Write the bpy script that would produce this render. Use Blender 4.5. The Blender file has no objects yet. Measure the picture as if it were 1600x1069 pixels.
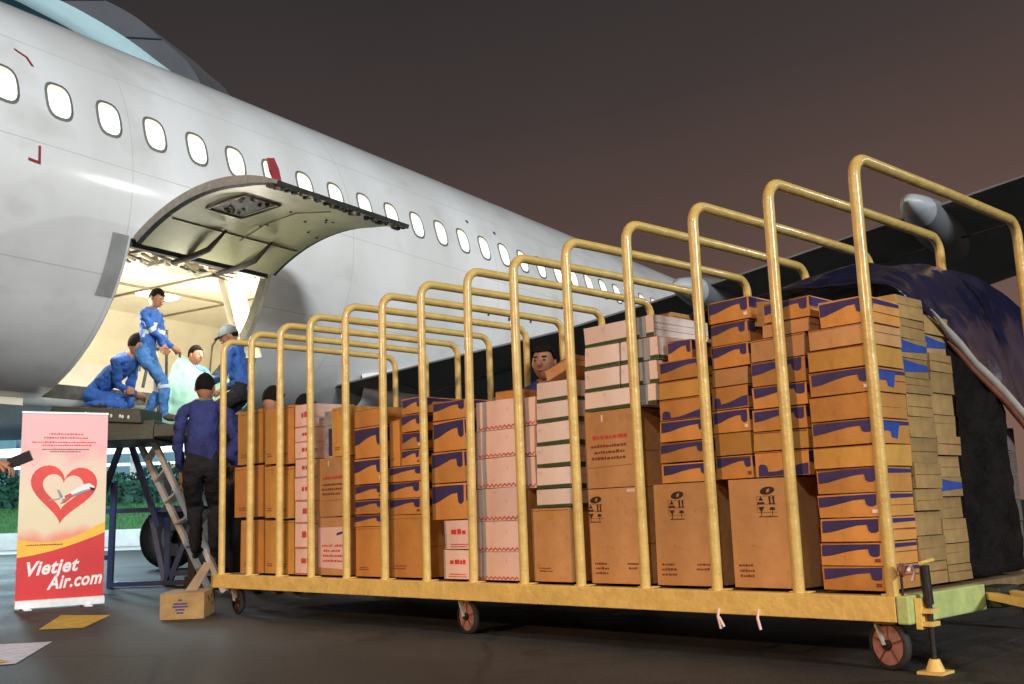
import bpy, bmesh, math, random
from mathutils import Vector, Matrix, Euler, noise
R = math.radians
random.seed(7)
scene = bpy.context.scene
col = scene.collection

# ---------------------------------------------------------------- camera
cam_d = bpy.data.cameras.new("camera")
cam = bpy.data.objects.new("camera", cam_d)
col.objects.link(cam)
cam_d.sensor_fit = 'HORIZONTAL'
cam_d.sensor_width = 36
cam_d.lens = 36 * 1641.1 / 1600
cam_d.clip_start = .05
cam_d.clip_end = 2000
cam.matrix_world = (Matrix.Translation((0, 0, .6)) @ Matrix.Rotation(math.pi/2 + .1643, 4, 'X')
                    @ Matrix.Rotation(-.0349, 4, 'Z'))
scene.camera = cam

# ---------------------------------------------------------------- night sky
w = bpy.data.worlds.new("World"); scene.world = w; w.use_nodes = True
nt = w.node_tree; N = nt.nodes; K = nt.links
bg = N['Background']
tc = N.new('ShaderNodeTexCoord'); sp = N.new('ShaderNodeSeparateXYZ')
K.new(tc.outputs['Generated'], sp.inputs[0])
ad = N.new('ShaderNodeMath'); ad.operation = 'MULTIPLY_ADD'      # town glow is stronger to the right
K.new(sp.outputs['X'], ad.inputs[0]); ad.inputs[1].default_value = -.14
K.new(sp.outputs['Z'], ad.inputs[2])
rp = N.new('ShaderNodeValToRGB'); K.new(ad.outputs[0], rp.inputs[0])
cr = rp.color_ramp
cr.elements[0].position = 0; cr.elements[0].color = (.20, .115, .085, 1)
cr.elements[1].position = .62; cr.elements[1].color = (.024, .021, .025, 1)
for p, c in ((.1, (.158, .095, .076, 1)), (.22, (.104, .063, .054, 1)), (.36, (.054, .041, .039, 1)), (.5, (.032, .027, .028, 1))):
    e = cr.elements.new(p); e.color = c
nz = N.new('ShaderNodeTexNoise'); nz.inputs['Scale'].default_value = 2.2; nz.inputs['Detail'].default_value = 5
K.new(tc.outputs['Generated'], nz.inputs['Vector'])
mr = N.new('ShaderNodeMapRange'); mr.inputs[1].default_value = .3; mr.inputs[2].default_value = .7
mr.inputs[3].default_value = .9; mr.inputs[4].default_value = 1.1
K.new(nz.outputs['Fac'], mr.inputs[0])
K.new(rp.outputs[0], bg.inputs[0]); K.new(mr.outputs[0], bg.inputs[1])

scene.view_settings.view_transform = 'Standard'
scene.view_settings.look = 'None'
scene.view_settings.exposure = 0
scene.view_settings.gamma = 1

# ---------------------------------------------------------------- lights
def lamp(kind, name, loc, target, energy, color, size=.5, spot=None):
    d = bpy.data.lights.new(name, kind); d.energy = energy; d.color = color
    if kind == 'SUN': d.angle = R(size)
    elif kind == 'AREA': d.size = size
    else: d.shadow_soft_size = size
    if spot: d.spot_size = R(spot); d.spot_blend = .5
    o = bpy.data.objects.new(name, d); col.objects.link(o); o.location = loc
    if target is not None:
        o.rotation_euler = (Vector(target) - Vector(loc)).to_track_quat('-Z', 'Y').to_euler()
    return o
# apron floodlights, as a far bank of lamps behind the camera and to the right
lamp('SUN', 'apron_floodlight', (14, -16, 13), (-3.2, 10, 2.5), 2.3, (.93, .99, 1.0), 8.0)
# floodlight mast off to the right, over the wing: the gloss on the fuselage comes from it
lamp('SPOT', 'unseen_spotlight', (27.8, 11.4, 11.2), (-3.5, 10, 3.4), 4200, (.95, 1, .97), .35, 30)
# unseen fill spot added high behind the camera to soften the shadows
lamp('SPOT', 'unseen_spotlight', (-7, -30, 21), (-2, 9, 2.2), 14000, (1, .95, .90), 1.2, 34)
# warm sodium lamp behind the camera and to the left: lights the long side of the cart
lamp('SPOT', 'sodium_lamp', (-11, -9.5, 6.2), (.4, 5.4, 1.0), 7200, (1, .60, .34), .25, 40)
# under-roof lights of the terminal and its forecourt
lamp('POINT', 'roof_soffit_lamp', (-27, 50, 16), None, 5200, (.74, .95, 1), 1)
lamp('POINT', 'forecourt_lamp', (-15, 30, 5.5), None, 3300, (.62, .88, 1), .5)
lamp('POINT', 'forecourt_lamp', (-9.5, 24, 4.0), None, 900, (.62, .85, 1), .5)
# lamp in the open hold
lamp('POINT', 'hold_and_fill_lamp', (-3.05, 11.75, 2.95), None, 215, (1, .93, .78), .12)
lamp('POINT', 'hold_and_fill_lamp', (-4.35, 10.95, 2.9), None, 55, (1, .93, .78), .12)
lamp('POINT', 'hold_and_fill_lamp', (-3.20, 10.60, 2.86), None, 19, (1, .95, .80), .12)  # added at the doorway to brighten the inner face of the door

# ---------------------------------------------------------------- materials
MATS = {}
def mat(name, c, rough=.6, metal=0, var=.12, vscale=6, bump=.0, bscale=40, emit=None, estr=1, coat=0, c2=None, spec=None):
    if name in MATS: return MATS[name]
    m = bpy.data.materials.new(name); m.use_nodes = True
    t = m.node_tree; n = t.nodes; k = t.links; b = n['Principled BSDF']
    b.inputs['Roughness'].default_value = rough; b.inputs['Metallic'].default_value = metal
    if coat: b.inputs['Coat Weight'].default_value = coat; b.inputs['Coat Roughness'].default_value = .12
    if spec is not None: b.inputs['Specular IOR Level'].default_value = spec
    co = n.new('ShaderNodeTexCoord')
    q = n.new('ShaderNodeTexNoise'); q.inputs['Scale'].default_value = vscale; q.inputs['Detail'].default_value = 6
    q.inputs['Roughness'].default_value = .65
    k.new(co.outputs['Object'], q.inputs['Vector'])
    r = n.new('ShaderNodeValToRGB'); k.new(q.outputs['Fac'], r.inputs[0])
    lo = tuple(v*(1-var) for v in c); hi = tuple(min(1, v*(1+var)) for v in c)
    if c2: lo = c2
    r.color_ramp.elements[0].position = .32; r.color_ramp.elements[0].color = (*lo, 1)
    r.color_ramp.elements[1].position = .68; r.color_ramp.elements[1].color = (*hi, 1)
    src = r.outputs[0]
    if 'card' in name or 'carton' in name:
        oi = n.new('ShaderNodeObjectInfo'); rm = n.new('ShaderNodeMapRange'); rm.inputs[3].default_value = .74; rm.inputs[4].default_value = 1.12
        k.new(oi.outputs['Random'], rm.inputs[0])
        hm = n.new('ShaderNodeMix'); hm.data_type = 'RGBA'; hm.blend_type = 'MULTIPLY'; hm.inputs[0].default_value = 1 if 'cardboard' in name else .45
        k.new(src, hm.inputs[6]); k.new(rm.outputs[0], hm.inputs[7]); src = hm.outputs[2]
        # scuffs
        q5 = n.new('ShaderNodeTexNoise'); q5.inputs['Scale'].default_value = 14; q5.inputs['Detail'].default_value = 8; q5.inputs['Roughness'].default_value = .75; q5.inputs['Distortion'].default_value = .6
        k.new(co.outputs['Object'], q5.inputs['Vector'])
        r5 = n.new('ShaderNodeMapRange'); r5.inputs[1].default_value = .30; r5.inputs[2].default_value = .42; r5.inputs[3].default_value = .72; r5.inputs[4].default_value = 1
        k.new(q5.outputs['Fac'], r5.inputs[0])
        h2 = n.new('ShaderNodeMix'); h2.data_type = 'RGBA'; h2.blend_type = 'MULTIPLY'; h2.inputs[0].default_value = 1
        k.new(src, h2.inputs[6]); k.new(r5.outputs[0], h2.inputs[7]); src = h2.outputs[2]
    if 'yellow_cart' in name or 'pipe' in name:
        q5 = n.new('ShaderNodeTexNoise'); q5.inputs['Scale'].default_value = 26; q5.inputs['Detail'].default_value = 6; q5.inputs['Roughness'].default_value = .7
        k.new(co.outputs['Object'], q5.inputs['Vector'])
        r5 = n.new('ShaderNodeMapRange'); r5.inputs[1].default_value = .66; r5.inputs[2].default_value = .71; k.new(q5.outputs['Fac'], r5.inputs[0])
        h2 = n.new('ShaderNodeMix'); h2.data_type = 'RGBA'; k.new(r5.outputs[0], h2.inputs[0])
        k.new(src, h2.inputs[6]); h2.inputs[7].default_value = (.13, .065, .025, 1); src = h2.outputs[2]
    k.new(src, b.inputs['Base Color'])
    if bump:
        q2 = n.new('ShaderNodeTexNoise'); q2.inputs['Scale'].default_value = bscale; q2.inputs['Detail'].default_value = 4
        k.new(co.outputs['Object'], q2.inputs['Vector'])
        bp = n.new('ShaderNodeBump'); bp.inputs['Strength'].default_value = bump; bp.inputs['Distance'].default_value = .07 if bump > .65 else .02
        k.new(q2.outputs['Fac'], bp.inputs['Height']); k.new(bp.outputs[0], b.inputs['Normal'])
    if emit:
        b.inputs['Emission Color'].default_value = (*emit, 1); b.inputs['Emission Strength'].default_value = estr
    MATS[name] = m
    return m

M = {}
M['card'] = mat('cardboard_orange', (.60, .27, .065), .75, var=.16, vscale=5, bump=.25, bscale=18)
M['card2'] = mat('cardboard_brown', (.55, .29, .115), .78, var=.14, vscale=4, bump=.25, bscale=14)
M['card3'] = mat('cardboard_tan', (.33, .205, .075), .8, var=.25, vscale=7, bump=.45, bscale=16)
M['card4'] = mat('cardboard_ochre', (.56, .29, .06), .75, var=.14, vscale=4, bump=.25, bscale=16)
M['dim_card'] = mat('shade_darkened_cardboard', (.10, .085, .07), .85, var=.35, vscale=6, bump=.4, bscale=16)  # shade on the far column painted into the cardboard colour
M['white_card'] = mat('white_carton', (.84, .70, .64), .6, var=.06, vscale=5, bump=.15, bscale=14)
M['pink_card'] = mat('pale_pink_carton', (.84, .60, .53), .6, var=.07, vscale=5, bump=.15, bscale=14)
M['purple'] = mat('purple_print', (.040, .026, .125), .6, var=.25, vscale=14)
M['blue_print'] = mat('blue_print', (.02, .06, .30), .6, var=.2, vscale=14)
M['red_print'] = mat('red_print', (.55, .06, .04), .6, var=.25, vscale=20)
M['brown_print'] = mat('brown_print', (.20, .05, .02), .7, var=.3, vscale=20)
M['black_print'] = mat('black_print', (.03, .018, .012), .7, var=.3, vscale=20)
M['green_line'] = mat('dark_green_print', (.035, .075, .02), .6, var=.25, vscale=14)
M['grey_stripe'] = mat('grey_tape_stripe', (.32, .34, .37), .35, var=.15, vscale=10)
M['tape'] = mat('clear_tape', (.60, .30, .085), .18, var=.1, vscale=8, coat=.3)
M['pink_label'] = mat('pink_label', (.80, .55, .52), .5, var=.05)
M['yellow'] = mat('yellow_cart_paint', (.80, .56, .16), .5, var=.08, vscale=11, bump=.2, bscale=30, coat=.15, c2=(.66, .43, .12))
M['pipe'] = mat('yellow_pipe_paint', (.64, .46, .145), .34, var=.08, vscale=11, bump=.25, bscale=24, coat=.4, c2=(.50, .34, .10))
M['rail_end'] = mat('green_lit_yellow_paint', (.50, .60, .22), .45, var=.15, vscale=9, bump=.1, c2=(.36, .42, .16))  # greenish light on the end rail painted into its yellow
M['darksteel'] = mat('dark_steel', (.035, .032, .03), .5, metal=.6, var=.3, vscale=20, bump=.1)
M['steel'] = mat('galvanised_steel', (.45, .46, .47), .35, metal=.9, var=.2, vscale=15, bump=.05)
M['alu'] = mat('aluminium', (.82, .85, .86), .35, metal=.1, var=.12, vscale=20)
M['rubber'] = mat('rubber', (.022, .021, .02), .75, var=.3, vscale=12, bump=.2)
M['rim'] = mat('faded_red_wheel', (.34, .16, .13), .6, var=.25, vscale=30, bump=.1)
M['deck'] = mat('plywood_deck', (.20, .13, .06), .8, var=.3, vscale=8, bump=.2)
M['bluepaint'] = mat('blue_frame_paint', (.03, .06, .17), .4, var=.25, vscale=12, coat=.2)
M['tarp'] = mat('navy_tarpaulin', (.008, .009, .036), .26, var=.35, vscale=4, bump=.62, bscale=7, coat=.15)
M['tarp_black'] = mat('black_plastic_sheet', (.006, .0045, .004), .8, var=.6, vscale=5, bump=.7, bscale=9, spec=.15)
M['tarp_heap'] = mat('black_shiny_sheet', (.012, .012, .022), .3, var=.5, vscale=6, bump=.6, bscale=9)
M['tarp_edge'] = mat('pale_tarp_hem', (.42, .40, .36), .4, var=.2, vscale=5, bump=.2, bscale=14)
M['red_hem'] = mat('red_tarp_hem', (.20, .07, .045), .5, var=.25, vscale=6, bump=.2)
M['skin'] = mat('skin', (.36, .165, .095), .5, var=.08, vscale=12)
M['hair'] = mat('black_hair', (.009, .007, .006), .9, var=.4, vscale=40, bump=.6, bscale=90, spec=.15)
M['coverall'] = mat('blue_coverall', (.035, .12, .42), .8, var=.22, vscale=9, bump=.8, bscale=11)
M['trouser'] = mat('light_blue_coverall', (.06, .20, .50), .8, var=.2, vscale=9, bump=.8, bscale=11)
M['navy'] = mat('navy_jacket', (.018, .027, .135), .8, var=.3, vscale=7, bump=.8, bscale=9)
M['darkcloth'] = mat('dark_trousers', (.009, .008, .012), .85, var=.3, vscale=7, bump=.7, bscale=10)
M['greycloth'] = mat('grey_shirt', (.22, .19, .16), .85, var=.2, vscale=7, bump=.7, bscale=10)
M['reflect'] = mat('reflective_band', (.6, .68, .74), .35, var=.1)
M['shoe'] = mat('shoe_leather', (.05, .04, .03), .5, var=.3)
M['capcloth'] = mat('grey_cap_cloth', (.10, .12, .13), .8, var=.2)
M['eye'] = mat('eye_dark', (.02, .015, .012), .3, var=.1)
M['green_sheet'] = mat('mint_plastic_sheet', (.50, .86, .66), .35, var=.12, vscale=3.5, bump=.6, bscale=5)
M['hold_wall'] = mat('hold_lining', (.80, .74, .58), .6, var=.08, vscale=3, bump=.05)
M['hold_dark'] = mat('hold_seam', (.22, .17, .10), .7, var=.3, vscale=8)
M['door_in'] = mat('door_inner_primer', (.52, .52, .31), .5, var=.14, vscale=3.2, bump=.12, bscale=7, c2=(.46, .46, .29))
M['door_edge'] = mat('door_edge_metal', (.30, .28, .24), .45, metal=.5, var=.25, vscale=14)
M['darkseal'] = mat('dark_seal', (.04, .042, .038), .7, var=.4, vscale=18, bump=.4)
M['loader'] = mat('dark_green_loader_paint', (.022, .033, .024), .45, var=.35, vscale=9, bump=.1)
M['stud'] = mat('pale_roller_stud', (.6, .6, .5), .4, var=.1)
M['winframe'] = mat('window_frame', (.20, .21, .19), .5, metal=.3, var=.1)
M['pane'] = mat('lit_window_pane', (.8, .8, .75), .3, var=.03, emit=(1, .96, .86), estr=.95)
M['shade'] = mat('lit_window_shade', (.7, .65, .55), .5, var=.05, emit=(1, .88, .70), estr=.5)
M['lamp_glow'] = mat('hold_lamp_glass', (.9, .9, .8), .3, emit=(1, .96, .84), estr=5)
M['red_mark'] = mat('red_marking', (.30, .012, .025), .5, var=.15)
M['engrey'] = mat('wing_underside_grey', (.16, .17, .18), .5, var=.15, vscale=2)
M['shade_grey'] = mat('painted_shade_grey', (.34, .35, .35), .5, var=.15, vscale=5)
M['eye_white'] = mat('eye_white', (.34, .30, .27), .4, var=.05)
M['pale_tip'] = mat('fairing_tip_paint', (.40, .43, .47), .4, var=.08)
M['concrete'] = mat('pale_concrete', (.55, .57, .56), .8, var=.15, vscale=2, bump=.2)
M['facade'] = mat('terminal_cladding', (.30, .38, .42), .5, var=.15, vscale=1)
M['fascia'] = mat('roof_fascia', (.14, .14, .155), .5, var=.12, vscale=.5)
M['soffit'] = mat('roof_soffit', (.50, .56, .57), .6, var=.08, vscale=.4)
M['glass'] = mat('dark_glazing', (.012, .05, .07), .15, var=.3, vscale=.6, spec=.6)
M['lit_strip'] = mat('lit_terminal_lamps', (.8, .9, .95), .4, emit=(.75, .93, 1), estr=2.6)
M['lit_wall'] = mat('lit_terminal_glass', (.3, .5, .6), .3, var=.3, vscale=.9, emit=(.30, .62, .78), estr=.34)
M['hedge'] = mat('hedge_leaves', (.018, .085, .055), .7, var=.5, vscale=3)
M['grass'] = mat('grass_verge', (.06, .19, .06), .9, var=.35, vscale=4, bump=.6, bscale=25)
M['banner_red'] = mat('banner_red', (.62, .02, .02), .45, var=.05)
M['banner_yellow'] = mat('banner_yellow', (.85, .50, .04), .45, var=.08)
M['heart'] = mat('banner_heart_red', (.70, .045, .03), .45, var=.2, vscale=5)
M['white'] = mat('white_print', (.82, .82, .82), .45, var=.03)
M['greypr'] = mat('grey_print', (.28, .27, .33), .5, var=.2, vscale=20)
M['paint_y'] = mat('yellow_ground_paint', (.62, .38, .04), .8, var=.3, vscale=14, bump=.3)
M['paint_w'] = mat('white_ground_paint', (.62, .60, .70), .8, var=.25, vscale=14, bump=.3)
M['red_lip'] = mat('lip', (.36, .13, .10), .45)
M['phone'] = mat('black_phone', (.015, .015, .018), .3)
M['flap_inside'] = mat('carton_inside', (.30, .20, .12), .8, var=.2)
M['glasswrap'] = mat('clear_wrap', (.35, .36, .38), .2, var=.4, vscale=9, bump=.6, bscale=12, coat=.6)
M['orange_light'] = mat('orange_lamp', (.9, .4, .1), .3, emit=(1, .42, .12), estr=3)

def banner_mat():
    m = bpy.data.materials.new('banner_print'); m.use_nodes = True
    t = m.node_tree; n = t.nodes; k = t.links; b = n['Principled BSDF']
    b.inputs['Roughness'].default_value = .4
    co = n.new('ShaderNodeTexCoord'); s = n.new('ShaderNodeSeparateXYZ'); k.new(co.outputs['Object'], s.inputs[0])
    q = n.new('ShaderNodeTexNoise'); q.inputs['Scale'].default_value = 3; k.new(co.outputs['Object'], q.inputs['Vector'])
    a = n.new('ShaderNodeMath'); a.operation = 'MULTIPLY_ADD'; a.inputs[1].default_value = .35
    k.new(q.outputs['Fac'], a.inputs[0])
    dv = n.new('ShaderNodeMath'); dv.operation = 'DIVIDE'; dv.inputs[1].default_value = 1.56; k.new(s.outputs['Z'], dv.inputs[0])
    k.new(dv.outputs[0], a.inputs[2])
    r = n.new('ShaderNodeValToRGB'); k.new(a.outputs[0], r.inputs[0])
    r.color_ramp.elements[0].position = .5; r.color_ramp.elements[0].color = (.80, .30, .20, 1)
    r.color_ramp.elements[1].position = 1.1; r.color_ramp.elements[1].color = (.80, .46, .47, 1)
    for p, c in ((.58, (.78, .66, .46, 1)), (.72, (.76, .68, .45, 1)), (.92, (.78, .56, .48, 1)), (1.02, (.82, .40, .40, 1))):
        p = min(p, .999)
        e = r.color_ramp.elements.new(p); e.color = c
    r.color_ramp.elements[len(r.color_ramp.elements)-1].position = 1.0
    k.new(r.outputs[0], b.inputs['Base Color'])
    return m
M['banner'] = banner_mat()

def fuselage_mat():
    m = bpy.data.materials.new('fuselage_paint'); m.use_nodes = True
    t = m.node_tree; n = t.nodes; k = t.links; b = n['Principled BSDF']
    b.inputs['Roughness'].default_value = .36; b.inputs['Coat Weight'].default_value = .7
    b.inputs['Coat Roughness'].default_value = .085
    co = n.new('ShaderNodeTexCoord')
    q = n.new('ShaderNodeTexNoise'); q.inputs['Scale'].default_value = .9; q.inputs['Detail'].default_value = 8
    mp = n.new('ShaderNodeMapping'); mp.inputs['Scale'].default_value = (1, 1, .35)
    k.new(co.outputs['Object'], mp.inputs[0]); k.new(mp.outputs[0], q.inputs['Vector'])
    r = n.new('ShaderNodeValToRGB'); k.new(q.outputs['Fac'], r.inputs[0])
    r.color_ramp.elements[0].position = .33; r.color_ramp.elements[0].color = (.70, .71, .70, 1)
    r.color_ramp.elements[1].position = .62; r.color_ramp.elements[1].color = (.86, .87, .88, 1)
    # dirt speckles running back along the skin
    q2 = n.new('ShaderNodeTexNoise'); q2.inputs['Scale'].default_value = 5; q2.inputs['Detail'].default_value = 9
    mp2 = n.new('ShaderNodeMapping'); mp2.inputs['Scale'].default_value = (.35, .6, .5)
    k.new(co.outputs['Object'], mp2.inputs[0]); k.new(mp2.outputs[0], q2.inputs['Vector'])
    r2 = n.new('ShaderNodeValToRGB'); k.new(q2.outputs['Fac'], r2.inputs[0])
    r2.color_ramp.elements[0].position = .25; r2.color_ramp.elements[0].color = (.86, .85, .83, 1)
    r2.color_ramp.elements[1].position = .46; r2.color_ramp.elements[1].color = (1, 1, 1, 1)
    mx = n.new('ShaderNodeMix'); mx.data_type = 'RGBA'; mx.blend_type = 'MULTIPLY'; mx.inputs[0].default_value = 1
    k.new(r.outputs[0], mx.inputs[6]); k.new(r2.outputs[0], mx.inputs[7])
    # skin joints: along the body (z) and around it (x)
    s = n.new('ShaderNodeSeparateXYZ'); k.new(co.outputs['Object'], s.inputs[0])
    def seam(out, period, off, wd):
        a = n.new('ShaderNodeMath'); a.operation = 'ADD'; a.inputs[1].default_value = off; k.new(out, a.inputs[0])
        p = n.new('ShaderNodeMath'); p.operation = 'PINGPONG'; p.inputs[1].default_value = period/2; k.new(a.outputs[0], p.inputs[0])
        l = n.new('ShaderNodeMath'); l.operation = 'LESS_THAN'; l.inputs[1].default_value = wd; k.new(p.outputs[0], l.inputs[0])
        return l.outputs[0]
    s1 = seam(s.outputs['X'], 3.2, 1.9, .004); s2 = seam(s.outputs['Z'], 1.02, .06, .004)
    mxx = n.new('ShaderNodeMath'); mxx.operation = 'MAXIMUM'; k.new(s1, mxx.inputs[0]); k.new(s2, mxx.inputs[1])
    m3 = n.new('ShaderNodeMix'); m3.data_type = 'RGBA'; k.new(mxx.outputs[0], m3.inputs[0])
    k.new(mx.outputs[2], m3.inputs[6]); m3.inputs[7].default_value = (.56, .57, .57, 1)
    k.new(m3.outputs[2], b.inputs['Base Color'])
    bp = n.new('ShaderNodeBump'); bp.inputs['Strength'].default_value = .12; bp.inputs['Distance'].default_value = .05
    q3 = n.new('ShaderNodeTexNoise'); q3.inputs['Scale'].default_value = 1.6; k.new(co.outputs['Object'], q3.inputs['Vector'])
    k.new(q3.outputs['Fac'], bp.inputs['Height']); k.new(bp.outputs[0], b.inputs['Normal'])
    return m
M['fuse'] = fuselage_mat()

def asphalt_mat():
    m = bpy.data.materials.new('asphalt'); m.use_nodes = True
    t = m.node_tree; n = t.nodes; k = t.links; b = n['Principled BSDF']
    co = n.new('ShaderNodeTexCoord')
    q = n.new('ShaderNodeTexNoise'); q.inputs['Scale'].default_value = .7; q.inputs['Detail'].default_value = 10; q.inputs['Roughness'].default_value = .7
    k.new(co.outputs['Object'], q.inputs['Vector'])
    r = n.new('ShaderNodeValToRGB'); k.new(q.outputs['Fac'], r.inputs[0])
    r.color_ramp.elements[0].position = .36; r.color_ramp.elements[0].color = (.018, .016, .014, 1)
    r.color_ramp.elements[1].position = .66; r.color_ramp.elements[1].color = (.052, .046, .040, 1)
    q2 = n.new('ShaderNodeTexNoise'); q2.inputs['Scale'].default_value = 70; q2.inputs['Detail'].default_value = 3
    k.new(co.outputs['Object'], q2.inputs['Vector'])
    r2 = n.new('ShaderNodeValToRGB'); k.new(q2.outputs['Fac'], r2.inputs[0])
    r2.color_ramp.elements[0].position = .3; r2.color_ramp.elements[0].color = (.55, .55, .55, 1)
    r2.color_ramp.elements[1].position = .72; r2.color_ramp.elements[1].color = (1.5, 1.5, 1.5, 1)
    mx = n.new('ShaderNodeMix'); mx.data_type = 'RGBA'; mx.blend_type = 'MULTIPLY'; mx.inputs[0].default_value = 1
    k.new(r.outputs[0], mx.inputs[6]); k.new(r2.outputs[0], mx.inputs[7])
    vo = n.new('ShaderNodeTexVoronoi'); vo.feature = 'DISTANCE_TO_EDGE'; vo.inputs['Scale'].default_value = .55
    wn = n.new('ShaderNodeTexNoise'); wn.inputs['Scale'].default_value = 3; k.new(co.outputs['Object'], wn.inputs['Vector'])
    va = n.new('ShaderNodeMix'); va.data_type = 'VECTOR'; va.inputs[0].default_value = .16
    k.new(co.outputs['Object'], va.inputs[4]); k.new(wn.outputs['Color'], va.inputs[5]); k.new(va.outputs[1], vo.inputs['Vector'])
    cr_ = n.new('ShaderNodeMapRange'); cr_.inputs[1].default_value = .002; cr_.inputs[2].default_value = .012; cr_.inputs[3].default_value = .45; cr_.inputs[4].default_value = 1
    k.new(vo.outputs['Distance'], cr_.inputs[0])
    st = n.new('ShaderNodeTexNoise'); st.inputs['Scale'].default_value = 1.7; st.inputs['Detail'].default_value = 3; st.inputs['Distortion'].default_value = 1.2
    k.new(co.outputs['Object'], st.inputs['Vector'])
    sr = n.new('ShaderNodeMapRange'); sr.inputs[1].default_value = .60; sr.inputs[2].default_value = .68; sr.inputs[3].default_value = 1; sr.inputs[4].default_value = .5
    k.new(st.outputs['Fac'], sr.inputs[0])
    ml = n.new('ShaderNodeMath'); ml.operation = 'MULTIPLY'; k.new(cr_.outputs[0], ml.inputs[0]); k.new(sr.outputs[0], ml.inputs[1])
    m4 = n.new('ShaderNodeMix'); m4.data_type = 'RGBA'; m4.blend_type = 'MULTIPLY'; m4.inputs[0].default_value = 1
    k.new(mx.outputs[2], m4.inputs[6]); k.new(ml.outputs[0], m4.inputs[7]); k.new(m4.outputs[2], b.inputs['Base Color'])
    r3 = n.new('ShaderNodeMapRange'); r3.inputs[3].default_value = .5; r3.inputs[4].default_value = .9
    k.new(q.outputs['Fac'], r3.inputs[0]); k.new(r3.outputs[0], b.inputs['Roughness'])
    bp = n.new('ShaderNodeBump'); bp.inputs['Strength'].default_value = .5; bp.inputs['Distance'].default_value = .008
    k.new(q2.outputs['Fac'], bp.inputs['Height']); k.new(bp.outputs[0], b.inputs['Normal'])
    return m
M['asphalt'] = asphalt_mat()

# ---------------------------------------------------------------- mesh helpers
class MB:
    def __init__(s): s.v = []; s.f = []; s.m = []; s.mats = []; s.sm = []
    def mi(s, m):
        if m not in s.mats: s.mats.append(m)
        return s.mats.index(m)
    def add(s, vs, fs, m, smooth=False):
        b = len(s.v); s.v += [tuple(v) for v in vs]; i = s.mi(m)
        for f in fs: s.f.append([b+x for x in f]); s.m.append(i); s.sm.append(smooth)
        return b
    def box(s, a, b, m):
        x0, y0, z0 = a; x1, y1, z1 = b
        s.add([(x0, y0, z0), (x1, y0, z0), (x1, y1, z0), (x0, y1, z0), (x0, y0, z1), (x1, y0, z1), (x1, y1, z1), (x0, y1, z1)],
              [(3, 2, 1, 0), (4, 5, 6, 7), (0, 1, 5, 4), (1, 2, 6, 5), (2, 3, 7, 6), (3, 0, 4, 7)], m)
    def hexa(s, p, m):
        s.add(p, [(3, 2, 1, 0), (4, 5, 6, 7), (0, 1, 5, 4), (1, 2, 6, 5), (2, 3, 7, 6), (3, 0, 4, 7)], m)
    def beam(s, a, b, wx, wz, m):
        a = Vector(a); b = Vector(b); d = (b-a).normalized()
        up = Vector((0, 0, 1)) if abs(d.z) < .9 else Vector((0, 1, 0))
        x = d.cross(up).normalized()*wx/2; y = x.cross(d).normalized()*wz/2
        s.hexa([a-x-y, a+x-y, a+x+y, a-x+y, b-x-y, b+x-y, b+x+y, b-x+y], m)
    def tube(s, pts, r, m, n=12, caps=True):
        pts = [Vector(p) for p in pts]; rr = r if isinstance(r, (list, tuple)) else [r]*len(pts)
        rings = []; prev = None
        for i, p in enumerate(pts):
            d = (pts[min(i+1, len(pts)-1)] - pts[max(i-1, 0)]).normalized()
            if prev is None:
                x = d.cross(Vector((0, 0, 1)) if abs(d.z) < .9 else Vector((1, 0, 0))).normalized()
            else: x = (prev - d*prev.dot(d)).normalized()
            prev = x; y = d.cross(x)
            rings.append([p + (x*math.cos(t)+y*math.sin(t))*rr[i] for t in [2*math.pi*j/n for j in range(n)]])
        vs = [v for g in rings for v in g]; fs = []
        for i in range(len(pts)-1):
            for j in range(n):
                fs.append((i*n+j, i*n+(j+1) % n, (i+1)*n+(j+1) % n, (i+1)*n+j))
        s.add(vs, fs, m, True)
        if caps:
            s.add(rings[0], [tuple(range(n))[::-1]], m); s.add(rings[-1], [tuple(range(n))], m)
    def poly(s, pts, m): s.add(pts, [tuple(range(len(pts)))], m)
    def grid(s, P, m, smooth=True, thick=None):
        nr = len(P); nc = len(P[0])
        s.add([p for r in P for p in r], [(i*nc+j, i*nc+j+1, (i+1)*nc+j+1, (i+1)*nc+j) for i in range(nr-1) for j in range(nc-1)], m, smooth)
    def sphere(s, c, r, m, nu=12, nv=8):
        c = Vector(c); r = Vector(r) if isinstance(r, (tuple, list)) else Vector((r, r, r)); P = []
        for i in range(nv+1):
            t = math.pi*i/nv
            P.append([c + Vector((r.x*math.sin(t)*math.cos(2*math.pi*j/nu), r.y*math.sin(t)*math.sin(2*math.pi*j/nu), r.z*math.cos(t))) for j in range(nu+1)])
        s.grid(P, m)
    def cyl(s, c, axis, r, h, m, n=24, r2=None):
        c = Vector(c); a = Vector(axis).normalized(); s.tube([c - a*h/2, c + a*h/2], [r, r if r2 is None else r2], m, n)
    def build(s, name, parent=None, bevel=0, mods=None):
        me = bpy.data.meshes.new(name); me.from_pydata(s.v, [], s.f)
        for m in s.mats: me.materials.append(M[m] if isinstance(m, str) else m)
        me.polygons.foreach_set('material_index', s.m); me.polygons.foreach_set('use_smooth', s.sm)
        me.update()
        o = bpy.data.objects.new(name, me); col.objects.link(o)
        if parent: o.parent = parent
        if bevel:
            b = o.modifiers.new('Bevel', 'BEVEL'); b.width = bevel; b.segments = 2; b.limit_method = 'ANGLE'
        return o

def tag(o, label=None, cat=None, group=None, kind=None):
    if label: o['label'] = label
    if cat: o['category'] = cat
    if group: o['group'] = group
    if kind: o['kind'] = kind
    return o
def empty(name, loc=(0, 0, 0), rz=0):
    o = bpy.data.objects.new(name, None); col.objects.link(o); o.location = loc; o.rotation_euler = (0, 0, rz)
    o.empty_display_size = .2
    return o

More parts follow.
